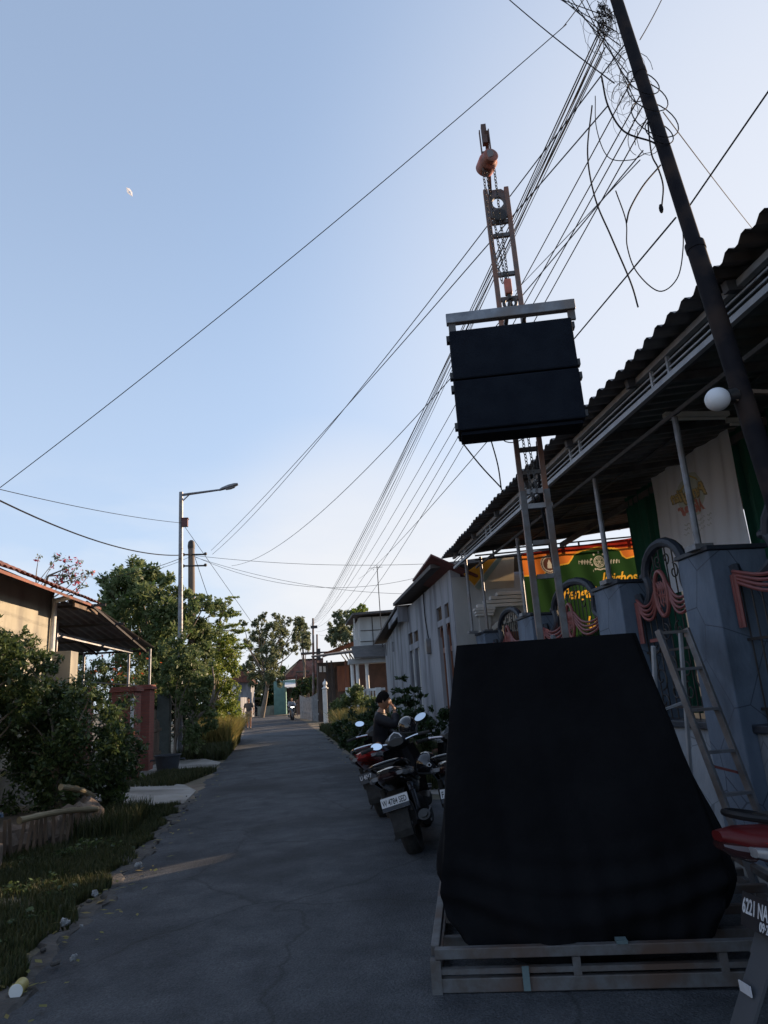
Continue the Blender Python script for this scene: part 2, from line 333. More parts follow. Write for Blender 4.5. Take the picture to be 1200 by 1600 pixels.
lensc = M('clear_lens', (.26, .26, .27), (.18, .18, .19), scale=20, rough=.12, coat=.6)
hoistm = M('hoist_red_paint', (.50, .13, .08), (.36, .10, .07), scale=9, rough=.5, c3=(.15, .07, .05), s3=4)
cable = M('black_cable', (.010, .010, .013), (.016, .016, .018), scale=5, rough=.8, spec=.1)
cableg = M('grey_cable', (.04, .04, .045), (.06, .06, .065), scale=5, rough=.6)
polem = M('dark_painted_pole', (.009, .009, .013), (.015, .014, .017), scale=6, rough=.8, metal=0, spec=.12, c3=(.035, .025, .022), s3=3)
polew = M('old_wooden_pole', (.20, .165, .14), (.13, .105, .09), scale=6, rough=.9, stretch=(1, 1, .1))
rustpole = M('rusty_pole', (.16, .085, .06), (.10, .06, .05), scale=4, rough=.8, c3=(.28, .26, .25), s3=1.5)
bamboo = M('bamboo', (.25, .21, .13), (.16, .13, .08), scale=6, rough=.5, stretch=(.3, .3, 1))
skin = M('skin', (.30, .15, .09), (.26, .13, .08), scale=8, rough=.55)
hairm = M('hair', (.006, .005, .005), (.01, .008, .008), scale=30, rough=.9, spec=.1)
jacket = M('dark_jacket', (.010, .010, .014), (.016, .016, .021), scale=9, rough=.6, spec=.3, bump=.4, bs=12)
denim = M('dark_trousers', (.03, .035, .05), (.04, .045, .06), scale=9, rough=.9)
shirt = M('faded_black_shirt', (.045, .045, .05), (.06, .06, .065), scale=6, rough=.95)
khaki = M('khaki_shorts', (.20, .16, .12), (.16, .13, .10), scale=6, rough=.95)
yellow = M('yellow_lettering', (.75, .48, .05), (.68, .42, .04), scale=4, rough=.7)
platew = M('plate_white', (.62, .63, .65), (.55, .56, .58), scale=12, rough=.5)
plateb = M('plate_black', (.012, .013, .018), (.02, .02, .025), scale=12, rough=.5)
letterw = M('plate_white_letters', (.60, .61, .64), (.5, .5, .53), scale=12, rough=.6)
letterb = M('plate_black_letters', (.02, .02, .02), (.03, .03, .03), scale=12, rough=.6)
globem = M('opal_globe', (.70, .72, .76), (.66, .68, .72), scale=2, rough=.35)
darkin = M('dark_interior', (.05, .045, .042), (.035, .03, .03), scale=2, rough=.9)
glassd = M('dark_glass', (.02, .022, .025), (.03, .03, .035), scale=2, rough=.08)
brownw = M('brown_wall', (.17, .10, .07), (.12, .075, .055), scale=2, rough=.9)
teal = M('teal_paint', (.22, .40, .36), (.17, .31, .29), scale=2, rough=.8)
stone = M('rough_stone', (.22, .17, .13), (.13, .10, .08), scale=5, rough=.95, bump=1, bs=14, c3=(.09, .08, .07), s3=2)
bluetub = M('blue_plastic', (.035, .065, .11), (.045, .08, .13), scale=4, rough=.5)
litter = M('crumpled_plastic', (.26, .28, .30), (.12, .125, .13), scale=20, rough=.3)
cupm = M('yellow_cup', (.42, .36, .13), (.36, .31, .11), scale=8, rough=.5)
curt = clothmat('green_curtain_cloth', (.012, .11, .075), (.008, .075, .05), trans=.3, stretch=(1, 1, .2), scale=4)
banw = clothmat('white_banner_cloth', (.60, .60, .62), (.52, .52, .55), trans=.45, scale=1.2)
bang = clothmat('green_banner_cloth', (.030, .115, .035), (.022, .09, .03), trans=.5)
bano = clothmat('orange_banner_print', (.75, .25, .05), (.68, .20, .04), trans=.55)
banr = clothmat('red_banner_print', (.45, .035, .02), (.38, .03, .02), trans=.5)
bany = clothmat('yellow_banner_print', (.85, .50, .06), (.78, .44, .05), trans=.55)
banl = clothmat('pale_banner_print', (.62, .58, .48), (.55, .50, .42), trans=.5)
banbr = clothmat('brown_banner_print', (.16, .07, .05), (.12, .05, .04), trans=.4)
banolive = clothmat('olive_banner_print', (.32, .26, .09), (.26, .2, .07), trans=.45)
banpink = clothmat('red_ink_show_through', (.42, .13, .11), (.36, .11, .1), trans=.45)
bangh = clothmat('pale_green_ink_show_through', (.30, .40, .34), (.36, .44, .40), trans=.45)
lf_dark = leafmat('leaf_dark', (.014, .032, .012), (.038, .07, .020))
lf_mid = leafmat('leaf_mid', (.05, .095, .028), (.12, .18, .06), c=(.2, .24, .11), trans=.5)
lf_brt = leafmat('leaf_bright', (.08, .15, .025), (.17, .25, .05), c=(.27, .30, .07), trans=.5)
lf_grey = leafmat('leaf_greyish', (.08, .115, .055), (.15, .19, .09), c=(.22, .24, .14), trans=.5)
lf_hedge = leafmat('leaf_hedge', (.018, .042, .018), (.05, .088, .028), c=(.11, .15, .05), rough=.35)
gr_green = leafmat('grass_green', (.014, .030, .009), (.038, .065, .016), c=(.085, .085, .035), rough=.6)
gr_gold = leafmat('grass_dry', (.30, .22, .08), (.46, .35, .14), c=(.18, .2, .06), trans=.45, rough=.7)
petal_p = leafmat('petal_pink', (.50, .06, .10), (.60, .12, .15), trans=.4)
petal_o = leafmat('petal_orange', (.60, .08, .04), (.65, .16, .05), trans=.4)

# ------------------------------------------------------------------ foliage
def leaf_arrays(C, rad, n, size, droop=0, shell=.5, flat=1.0, aspect=.45, sub=16):
    """n leaves gathered in branchlets spread over ellipsoid clumps; C (m,3) centres, rad (m,3) radii"""
    C = np.array(C, float); rad = np.array(rad, float)
    sd_ = rng.normal(size=(len(C), sub, 3)); sd_ /= np.linalg.norm(sd_, axis=2)[..., None]; sr = (.45 + .75 * rng.random((len(C), sub)))[..., None]
    SC = C[:, None] + sd_ * rad[:, None] * sr; SR = rad[:, None] * (.16 + .26 * rng.random((len(C), sub)))[..., None]
    w = (SR[..., 0] * SR[..., 1] * SR[..., 2]).ravel() ** (.6); idx = rng.choice(len(w), n, p=w / w.sum()); SC = SC.reshape(-1, 3); SR = SR.reshape(-1, 3)
    d = rng.normal(size=(n, 3)); d /= np.linalg.norm(d, axis=1)[:, None]
    rr = rng.random(n) ** .55 * (1 + .25 * np.abs(rng.normal(size=n)))
    P = SC[idx] + d * SR[idx] * rr[:, None]
    ax = rng.normal(size=(n, 3)) + d * .9; ax[:, 2] = ax[:, 2] * flat - droop; ax /= np.linalg.norm(ax, axis=1)[:, None]
    sd = np.cross(ax, rng.normal(size=(n, 3)) + np.array([0, 0, 1.2])); sd /= np.linalg.norm(sd, axis=1)[:, None] + 1e-9
    L_ = size * (.45 + 1.0 * rng.random(n) ** 1.5)[:, None]; wv = L_ * aspect
    nrm = np.cross(ax, sd)
    V = np.stack([P - ax * L_ * .5, P + sd * wv * .5 + nrm * L_ * .06, P + ax * L_ * .5, P - sd * wv * .5 + nrm * L_ * .06], 1).reshape(-1, 3)
    return V, np.arange(n * 4).reshape(-1, 4)
def tree(label, base, clumps, leaf, n, mat, trunk_r=.12, name='tree', cat='tree', group=None, barkm=bark, droop=0, trunk_top=None, shell=.5, limbs=True, cname='crown', flat=1.0, aspect=.45, extra=None):
    base = Vector(base); t = thing(name, label, cat, base, 0, group)
    C = [c[0] for c in clumps]; rad = [c[1] if hasattr(c[1], '__len__') else (c[1],) * 3 for c in clumps]
    cen = Vector(np.mean(np.array(C), 0)); top = Vector(trunk_top) if trunk_top else Vector((base.x * .4 + cen.x * .6, base.y * .4 + cen.y * .6, base.z + (cen.z - base.z) * .75))
    mb = MB(); mid = (base + top) / 2 + Vector((random.uniform(-.15, .15), 0, 0)) * (top - base).length * .3
    tr = bez([base - Vector((0, 0, .1)), mid, top], 6); mb.tube(tr, [trunk_r * (1.25 - .75 * i / (len(tr) - 1)) for i in range(len(tr))], 8)
    if limbs:
        for c, r in zip(C, rad):
            c = Vector(c); s = tr[random.randint(len(tr) // 2, len(tr) - 1)]; m = (s + c) / 2 + Vector((random.uniform(-1, 1), random.uniform(-1, 1), random.uniform(-.2, .6))) * (c - s).length * .12
            b = bez([s, m, c], 4); mb.tube(b, [trunk_r * (.42 - .34 * i / (len(b) - 1)) for i in range(len(b))], 5)
            for _ in range(3):
                e = c + Vector([random.uniform(-.7, .7) * q for q in r]); mb.tube([c, (c + e) / 2 + Vector((0, 0, .03)), e], [trunk_r * .09, trunk_r * .06, trunk_r * .03], 4)
    part('trunk', mb, barkm, t, smooth=True)
    V, F = leaf_arrays(C, rad, n, leaf, droop, shell, flat, aspect); fastmesh(cname, V, F, mat, t)
    if extra:
        V, F = leaf_arrays(C, [tuple(q * 1.12 for q in r) for r in rad], extra[1], extra[2], 0, .9); fastmesh(extra[3], V, F, extra[0], t)
    return t
def pclumps(lst, Y, dj=1.0, flat=1.0):
    """clumps given as (px, py, radius px) seen at depth about Y"""
    out = []
    for (x, y, r) in lst:
        yy = Y + random.uniform(-dj, dj); p = at(x, y, Y=yy); rr = r * yy / CF; out.append((tuple(p), (rr, rr * 1.1, rr * flat)))
    return out
def blades(xy, h, mat, name, label, w=.008, lean=.35, seg=1, **kw):
    n = len(xy); x, y = xy[:, 0], xy[:, 1]; z = xy[:, 2] if xy.shape[1] > 2 else np.zeros(n)
    hh = h * (.5 + .9 * rng.random(n)); a = rng.random(n) * 2 * np.pi; l = lean * hh * rng.random(n) * 1.6; b = a + rng.normal(size=n) * .6 + 1.57
    ww = w * (.6 + rng.random(n)); dx, dy = np.cos(b) * ww, np.sin(b) * ww
    p0 = np.stack([x - dx, y - dy, z - .01], 1); p1 = np.stack([x + dx, y + dy, z - .01], 1)
    mx, my = x + np.cos(a) * l * .35, y + np.sin(a) * l * .35
    p2 = np.stack([mx + dx * .7, my + dy * .7, z + hh * .6], 1); p3 = np.stack([mx - dx * .7, my - dy * .7, z + hh * .6], 1)
    tp = np.stack([x + np.cos(a) * l, y + np.sin(a) * l, z + hh], 1); tq = tp + np.stack([dx, dy, dx * 0], 1) * .15
    V = np.stack([p0, p1, p2, p3, tq, tp], 1).reshape(-1, 3); i = np.arange(n)[:, None] * 6
    F = np.concatenate([i + np.array([[0, 1, 2, 3]]), i + np.array([[3, 2, 4, 5]])], 0)
    return fastmesh(name, V, F, mat, kw.pop('parent', None), label=label, **kw)

# ================================================================== SETTING
def interp(tbl, y):
    for (a, b), (c, d) in zip(tbl, tbl[1:]):
        if y <= c: return b + (d - b) * (y - a) / (c - a)
    return tbl[-1][1]
LE = [(-6, -1.7), (5, -1.72), (8.5, -1.82), (13, -2.02), (20, -2.38), (30, -2.85), (40, -3.5), (50, -4.4), (60, -5.6), (75, -8.6), (96, -15)]
RE = [(-6, 3.1), (9.5, 3.1), (11, 1.35), (16.6, 1.12), (25, .86), (32, .6), (40, .2), (50, -.2), (60, -.9), (75, -2.6), (96, -8)]
def jit(y, k=0): return .05 * math.sin(y * 3.1 + k) + .035 * math.sin(y * 9.7 + k * 2) + .02 * math.sin(y * 23 + k)
g = MB(); g.add([(-900, -300, 0), (900, -300, 0), (900, 1500, 0), (-900, 1500, 0)], [(0, 1, 2, 3)])
part('ground', g, dirt, kind='structure')
g = MB(); ys = [-6 + i * .25 for i in range(int(102 / .25) + 1)]
vs = []
for y in ys:
    l = interp(LE, y) + jit(y); r = interp(RE, y) + jit(y, 4) * (1 if y > 10 else .2)
    for k in range(7):
        u = k / 6; vs.append((l + (r - l) * u, y, .004 + .035 * (1 - (2 * u - 1) ** 2)))
g.add(vs, [(j * 7 + i, j * 7 + i + 1, j * 7 + i + 8, j * 7 + i + 7) for j in range(len(ys) - 1) for i in range(6)])
part('road', g, asphalt, smooth=True, kind='structure')
# broken concrete strip between the road and the grass
g = MB(); vs = []; ys2 = [-4 + i * .12 for i in range(int(17 / .12))]
for y in ys2:
    l = interp(LE, y) + jit(y) + .03; w = .19 + .09 * math.sin(y * 1.7 + .6) + .05 * math.sin(y * 5.3) + .035 * math.sin(y * 17) + .02 * math.sin(y * 43)
    h = .016 + .010 * math.sin(y * 7) + .01 * math.sin(y * 21)
    vs += [(l + .02 * math.sin(y * 31), y, 0), (l - .02, y, h), (l - w, y, h + .01), (l - w - .03, y, -.02)]
g.add(vs, [(j * 4 + i, j * 4 + i + 1, j * 4 + i + 5, j * 4 + i + 4) for j in range(len(ys2) - 1) for i in range(3)])
part('road_edge', g, kerbm, kind='structure', label='broken concrete edging strip beside the asphalt')
# concrete driveway aprons on the left
def slab(name, pts, z, m, th=.08):
    g = MB(); n = len(pts); g.add([(x, y, z + dz) for x, y, dz in pts] + [(x, y, -th) for x, y, dz in pts], [tuple(range(n))] + [(i, i + n, (i + 1) % n + n, (i + 1) % n) for i in range(n)])
    return part(name, g, m, kind='structure')
slab('driveway', [(-2.08, 12.3, 0), (-2.13, 14.0, 0), (-2.5, 14.9, .03), (-3.3, 15.6, .07), (-6.0, 15.8, .12), (-6.0, 13.6, .12), (-3.7, 13.1, .07), (-2.6, 12.2, .02)], .018, concrete)
slab('driveway', [(-2.36, 17.9, 0), (-2.42, 20.2, 0), (-3.1, 21.2, .08), (-6.0, 21.4, .12), (-6.0, 18.6, .12), (-3.3, 18.0, .07)], .018, concrete)
slab('pavement', [(3.12, -2, 0), (3.12, 9.6, 0), (1.6, 11.4, 0), (2.4, 13.5, 0), (3.6, 14.8, 0), (12, 14.8, 0), (12, -2, 0)], .012, concrete)

# ================================================================== PORCH HOUSE ON THE RIGHT
RX, RZ, RS = 2.9, 4.25, .12                      # roof edge x, height, slope
RY0, RY1 = -1.0, 13.9
ph = thing('porch_house', 'corrugated-roofed prayer hall porch on the right with white lattice fascia and hanging curtains', 'porch', (3.6, 6, 0))
g = MB(); pit = .19; n = int((RY1 - RY0) / pit * 8)
def rz(x): return RZ + RS * (x - RX)
def rfn(u, v):
    x = RX + (11.5 - RX) * u; y = RY0 + (RY1 - RY0) * v; c = (y / pit) % 1
    w = .021 * max(-1, min(1, 1.7 * math.sin(2 * math.pi * c)))
    return (x + .012 * math.sin(y * 5.1), y, rz(x) + w + .02 * math.sin(y * .8))
g.grid(rfn, 6, n); nv = len(g.v); 
part('roof', g, roofm, ph)
g = MB()                                          # fascia truss
XT = 3.15; zb, ztp = 3.99, 4.20
for z, r in ((zb, .024), (ztp, .026)): g.bx(XT - r, XT + r, RY0 + .4, 13.75, z - r, z + r)
for z in (zb + .075, zb + .135): g.bx(XT - .007, XT + .007, RY0 + .4, 13.75, z - .007, z + .007)
y = 1.05
while y < 13.8:
    for d in (0, .28): g.bx(XT - .014, XT + .014, y + d - .014, y + d + .014, zb, ztp)
    y += 1.95
part('fascia_lattice', g, trussp, ph)
g = MB()                                          # rafters, purlins, beams
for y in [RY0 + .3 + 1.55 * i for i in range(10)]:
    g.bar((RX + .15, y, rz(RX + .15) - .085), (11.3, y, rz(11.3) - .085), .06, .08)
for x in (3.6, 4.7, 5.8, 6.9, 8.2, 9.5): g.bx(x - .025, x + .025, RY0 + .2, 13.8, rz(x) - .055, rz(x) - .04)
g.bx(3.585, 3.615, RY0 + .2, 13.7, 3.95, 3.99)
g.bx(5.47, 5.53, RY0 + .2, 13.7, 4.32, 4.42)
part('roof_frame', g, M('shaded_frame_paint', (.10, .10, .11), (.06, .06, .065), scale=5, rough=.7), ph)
g = MB()                                          # end truss under the far gable
for z in (4.13, 4.22, 4.31): g.bar((3.6, 13.7, z), (9.0, 13.7, z + .28), .028, .028)
for x in (4.0, 5.6, 5.9, 7.4, 7.7): g.bar((x, 13.7, 4.13 + (x - 3.6) * .052), (x, 13.7, 4.31 + (x - 3.6) * .052), .03)
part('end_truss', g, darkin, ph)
for (yy, z0, xs) in ((5.75, 2.66, 3.62), (7.66, 2.66, 3.62), (10.9, 2.66, 3.62), (13.75, 2.66, 3.72), (13.95, 2.66, 3.45), (2.7, 2.66, 3.62)):
    g = MB(); g.tube([(xs, yy, z0), (xs, yy, 3.95 if yy < 13 else 4.2)], .030, 10); g.bx(xs - .09, xs + .09, yy - .09, yy + .09, z0 - .03, z0 + .02)
    part('post', g, galv, ph, smooth=True)
g = MB(); g.bx(10.2, 10.4, -1, 13.05, 0, 5.0); g.bx(5.7, 10.2, -1.2, -1.0, 0, 4.5)
part('back_wall', g, cream, ph)
g = MB(); g.bx(10.25, 10.4, 13.5, 18.5, 0, 3.85); g.bx(10.26, 10.39, 13.06, 13.5, 0, 3.36); yw_ = part('sun_trim_wall', g, cream, None); tag(yw_, 'unseen wall added behind the porch to trim sun strips on the road', 'wall')  # added unseen wall, heights stepped to shorten the sun strips on the road
for k, (x, y, l) in enumerate(((4.35, 6.5, .75), (5.4, 7.0, .7))):    # tube lamps, unlit
    g = MB(); g.bx(x - l / 2, x + l / 2, y - .035, y + .035, rz(x) - .16, rz(x) - .11); g.tube([(x - l / 2 + .04, y, rz(x) - .185), (x + l / 2 - .04, y, rz(x) - .185)], .016, 8)
    part('ceiling_lamp', g, white, ph)
# curtains and banners
def drape(name, X0, Y0, X1, Y1, zb_, zt_, m, parent, folds=9, amp=.045, nv=10, sag=0):
    g = MB(); dx, dy = X1 - X0, Y1 - Y0; l = math.hypot(dx, dy); nx, ny = -dy / l, dx / l
    def fn(u, v):
        a = amp * (1.1 - .5 * v) * (math.sin(u * folds * 6.283) + .4 * math.sin(u * folds * 14.1 + v * 3))
        zt = zt_[0] + (zt_[1] - zt_[0]) * u - sag * math.sin(u * math.pi); zb2 = zb_[0] + (zb_[1] - zb_[0]) * u
        return (X0 + dx * u + nx * a, Y0 + dy * u + ny * a, zb2 + (zt - zb2) * v)
    g.grid(fn, folds * 10, nv); return part(name, g, m, parent, smooth=True)
for lab, Y0, Y1 in (('long dark green curtain hanging beyond the white banner', 9.35, 10.6), ('green curtain hanging beside the leaning pole', 2.0, 7.62)):
    c = drape('curtain', 5.5, Y0, 5.5, Y1, (1.0, 1.0), (4.5, 4.5), curt, None, folds=int(4 + (Y1 - Y0) * 3), amp=.05)
    tag(c, lab, 'curtain', 'green curtains of the porch')
from mathutils.bvhtree import BVHTree
def printmat(name, trans):
    m = bpy.data.materials.new(name); m.use_nodes = True; t = m.node_tree; p = t.nodes['Principled BSDF']; p.inputs['Roughness'].default_value = .8
    a = t.nodes.new('ShaderNodeAttribute'); a.attribute_name = 'print'; t.links.new(a.outputs['Color'], p.inputs['Base Color'])
    tr = t.nodes.new('ShaderNodeBsdfTranslucent'); t.links.new(a.outputs['Color'], tr.inputs['Color'])
    mx = t.nodes.new('ShaderNodeMixShader'); mx.inputs[0].default_value = trans
    t.links.new(p.outputs[0], mx.inputs[1]); t.links.new(tr.outputs[0], mx.inputs[2]); t.links.new(mx.outputs[0], t.nodes['Material Output'].inputs[0]); return m
def strip(pts, w):
    """flat stroke of width w through 2-D points"""
    P = [Vector((p[0], p[1], 0)) for p in pts]; v = []; f = []
    for k in range(len(P)):
        d = (P[min(k + 1, len(P) - 1)] - P[max(k - 1, 0)]).normalized(); q = Vector((-d.y, d.x, 0)) * w / 2; v += [P[k] + q, P[k] - q]
    return v, [(2 * k, 2 * k + 1, 2 * k + 3, 2 * k + 2) for k in range(len(P) - 1)]
def poly2(pts): return [Vector((p[0], p[1], 0)) for p in pts], [tuple(range(len(pts)))]
def word(t_, size, x, y, shear=.3, off=.01, wx=1, rot=0, mirror=False, align='LEFT'):
    cu = bpy.data.curves.new('w', 'FONT'); cu.body = t_; cu.size = size; cu.shear = shear; cu.offset = off; cu.resolution_u = 3; cu.align_x = align
    ob = bpy.data.objects.new('w', cu); COL.objects.link(ob); bpy.context.view_layer.update()
    me = bpy.data.meshes.new_from_object(ob.evaluated_get(bpy.context.evaluated_depsgraph_get())); bpy.data.objects.remove(ob)
    M_ = Matrix.Translation((x, y, 0)) @ Matrix.Rotation(rot, 4, 'Z') @ Matrix.Diagonal((wx * (-1 if mirror else 1), 1, 1, 1)); me.transform(M_)
    r = ([v.co.copy() for v in me.vertices], [tuple(p.vertices) for p in me.polygons]); bpy.data.meshes.remove(me); return r
def circ(cx, cy, r, n=28, rx=1): return [(cx + r * rx * math.cos(6.2832 * k / n), cy + r * math.sin(6.2832 * k / n)) for k in range(n)]
def printed(name, fn, x0, x1, y0, y1, cell, layers, base, mat, parent):
    """cloth sheet whose print (layers of flat shapes, last on top) is stored as a colour per vertex"""
    nu, nv = int((x1 - x0) / cell), int((y1 - y0) / cell); tr = []
    for shapes, col in layers:
        v = []; f = []
        for a, b in shapes: n = len(v); v += a; f += [tuple(i + n for i in q) for q in b]
        tr.append((BVHTree.FromPolygons(v, f, all_triangles=False), col))
    X = np.linspace(x0, x1, nu + 1); Y = np.linspace(y0, y1, nv + 1); V = []; C = []
    dn = Vector((0, 0, -1))
    for y in Y:
        for x in X:
            V.append(fn(x, y)); c = base
            for b, col in reversed(tr):
                if b.ray_cast(Vector((x, y, 1)), dn)[0] is not None: c = col; break
            C.append((*c, 1))
    i = np.arange((nu + 1) * (nv + 1)).reshape(nv + 1, nu + 1); F = np.stack([i[:-1, :-1], i[:-1, 1:], i[1:, 1:], i[1:, :-1]], -1).reshape(-1, 4)
    o = fastmesh(name, np.array([tuple(p) for p in V]), F, mat, parent); a = o.data.color_attributes.new('print', 'FLOAT_COLOR', 'POINT'); a.data.foreach_set('color', np.array(C, np.float32).ravel())
    for p in o.data.polygons: p.use_smooth = True
    return o
YEL, ORA, RED, GRN, PAL, BRN = (.62, .34, .04), (.55, .16, .03), (.24, .02, .012), (.016, .045, .014), (.42, .40, .33), (.09, .04, .03)
pm = printmat('printed_banner_cloth', .6)
wb = thing('banner', 'white cloth banner with gold and red lettering showing through in mirror writing', 'banner', (5.42, 8.5, 3), 0)
wv = lambda y, z: (5.40 + .022 * math.sin(y * 9) + .012 * math.sin(y * 23 + z * 4) + .01 * math.sin(z * 3 + y * 2), y, z)
# here x = distance along the street: seen from the road side the writing runs backwards
sq = [strip(bez2, .011) for bez2 in [[(8.15 + q * .14 + .02 * k, z), (8.18 + q * .14 + .02 * k, z + .02), (8.21 + q * .14 + .02 * k, z - .01), (8.24 + q * .14 + .02 * k, z + .012)] for k, z in enumerate((3.57, 3.51, 3.44)) for q in range(5)]]
printed('banner_cloth', wv, 7.48, 9.48, 2.7, 4.5, .0085, [
    ([poly2(circ(8.5, 3.95, .30, rx=1.1))], (.52, .60, .58)),
    ([word('Pengajian', .24, 8.58, 3.90, .3, .018, align='CENTER', rot=.10, wx=.95)], (.25, .24, .16)), ([word('Pengajian', .24, 8.58, 3.905, .3, .005, align='CENTER', rot=.10, wx=.95)], (.62, .50, .24)),
    ([word('Akbar', .23, 8.55, 3.70, .25, .012, align='CENTER', rot=.08, wx=1.0)], (.52, .22, .20)),
    ([strip([(8.75, 4.05), (8.55, 4.25), (8.28, 4.08)], .025)], (.55, .45, .15)), (sq, (.42, .48, .50))], (.72, .78, .88), printmat('thin_white_banner_cloth', .28), wb)
GY = 13.45; gb = thing('banner', 'green and orange event banner with yellow script lettering and white emblem', 'banner', (5.9, GY, 2))
TL, TR = 4.16, 4.44
def tz(x): return TL + (TR - TL) * (x - 4.52) / 2.7
OL = [(4.52, 3.70), (4.95, 3.70), (5.0, 3.78), (5.30, 3.82), (5.32, 3.90), (5.52, 3.93), (5.60, 4.03), (5.64, 4.1), (5.8, tz(5.8) - .12)]
OR_ = [(6.55, tz(6.55) - .12), (6.68, 4.16), (6.72, 4.04), (6.80, 3.98), (7.0, 4.02), (7.12, 3.98), (7.9, 4.02)]
E1 = (5.10, 3.93); E2 = (6.18, 3.93); em = [strip(circ(*E2, .115) + [(E2[0] + .115, E2[1])], .018), strip(circ(*E2, .088) + [(E2[0] + .088, E2[1])], .010)]
for k in range(5): em.append(strip([(E2[0] - .08 + .01 * k, E2[1] - .06 + .03 * k), (E2[0], E2[1] - .05 + .03 * k), (E2[0] + .08 - .01 * k, E2[1] - .06 + .03 * k)], .009))
for k in range(3): a = k * 1.047; em.append(strip([(E2[0] - .085 * math.cos(a), E2[1] - .085 * math.sin(a)), (E2[0] + .085 * math.cos(a), E2[1] + .085 * math.sin(a))], .008))
for k in range(9): a = R(90 + (k - 4) * 36); em.append(poly2(circ(E2[0] + .175 * math.cos(a), E2[1] + .19 * math.sin(a), .021, 8)))
for sd in (-1, 1):
    for q in range(4): x0 = E2[0] + sd * (.21 + q * .06); em.append(strip([(x0, E2[1] - .05), (x0 + .02, E2[1] + .05), (x0 + .035, E2[1] - .02), (x0 + .06 * sd, E2[1] + .03), (x0 + .06 * sd, E2[1] - .04)], .014))
    em.append(strip([(E2[0] + sd * .15, E2[1] - .17), (E2[0] + sd * .15, E2[1] - .21)], .012))
em.append(strip([(E2[0] - .08, E2[1] - .15), (E2[0], E2[1] - .17), (E2[0] + .08, E2[1] - .15)], .028))
ft = [strip([(E1[0] + .19 * math.cos(a), E1[1] + .19 * math.sin(a)) for a in [6.2832 * k / 28 for k in range(29)]], .015), strip([(E1[0] + .15 * math.cos(a), E1[1] + .15 * math.sin(a)) for a in [6.2832 * k / 28 for k in range(29)]], .025),
      poly2([(E1[0] - .05, E1[1] - .09), (E1[0] + .05, E1[1] - .09), (E1[0] + .04, E1[1] + .02), (E1[0], E1[1] + .10), (E1[0] - .04, E1[1] + .02)])]
gv = lambda x, z: (x, GY + .02 * math.sin(x * 5) + .012 * math.sin(x * 13 + z * 3), z if z < 4.1 else z + (tz(x) - 4.28) * (z - 4.1) / .18 * 1.0)
def up_(P): return [(x, y if y < 4.1 else 4.1 + (y - 4.1) * .18 / max(.02, tz(x) - 4.1)) for x, y in P]
printed('banner_cloth', gv, 4.52, 7.22, 2.2, 4.28, .0085, [
    ([poly2([(4.52, 4.17), (7.9, 4.17), (7.9, 4.29), (4.52, 4.29)])], RED),
    ([poly2(up_(OL) + [(5.8, 4.17), (4.52, 4.17)]), poly2([(6.55, 4.17)] + up_(OR_)[1:] + [(7.9, 4.17)])], ORA),
    ([strip(up_(OL) + [(5.8, 4.17)], .03), strip([(6.55, 4.17)] + up_(OR_)[1:], .03), strip([(5.8, 4.17), (6.1, 4.2), (6.3, 4.2), (6.55, 4.17)], .025)], YEL),
    ([poly2(circ(*E1, .20))], BRN), (ft, PAL), (em, PAL),
    ([word('Istighosah', .33, 6.16, 3.46, .4, .006, .78, .02), word('Pengajian', .33, 5.28, 3.18, .4, .006, .78, .02), word('dan', .33, 5.95, 2.92, .4, .006, .78), word('Umum', .36, 5.70, 2.56, .4, .006, .78)], YEL)],
    GRN, pm, gb)
# ---- fence: columns, base walls, ironwork, arches
FX = 3.60; CW = .56
def column(y0, y1, label):
    t = thing('fence_column', label, 'fence column', (FX + CW / 2, (y0 + y1) / 2, 0), 0, 'blue-grey fence columns')
    g = MB(); g.bx(FX, FX + CW, y0, y1, 0, 2.60); part('shaft', g, bluecol, t, bevel=.012)
    g = MB(); g.bx(FX - .02, FX + CW + .02, y0 - .02, y1 + .02, 2.602, 2.645); part('cap', g, bluedk, t, bevel=.008)
    return t
column(5.60, 6.12, 'blue-grey fence column nearest the viewer, carrying a steel post beside the ladder')
column(7.42, 8.12, 'blue-grey fence column in front of the green banner lettering')
column(10.6, 11.35, 'blue-grey fence column seen between the rails of the lifting tower')
column(13.6, 14.3, 'farthest blue-grey fence column with two steel posts, beside the grey house')
column(2.3, 2.85, 'blue-grey fence column at the near end, outside the gate with red ironwork')
def scroll(g, c, r, turns, a0, sgn, rad, X, n=14):
    pts = []
    for k in range(n + 1):
        t = k / n; rr = r * (1 - .78 * t); a = a0 + sgn * turns * 6.283 * t; pts.append((X, c[0] + rr * math.cos(a), c[1] + rr * math.sin(a)))
    g.tube(pts, rad, 5)
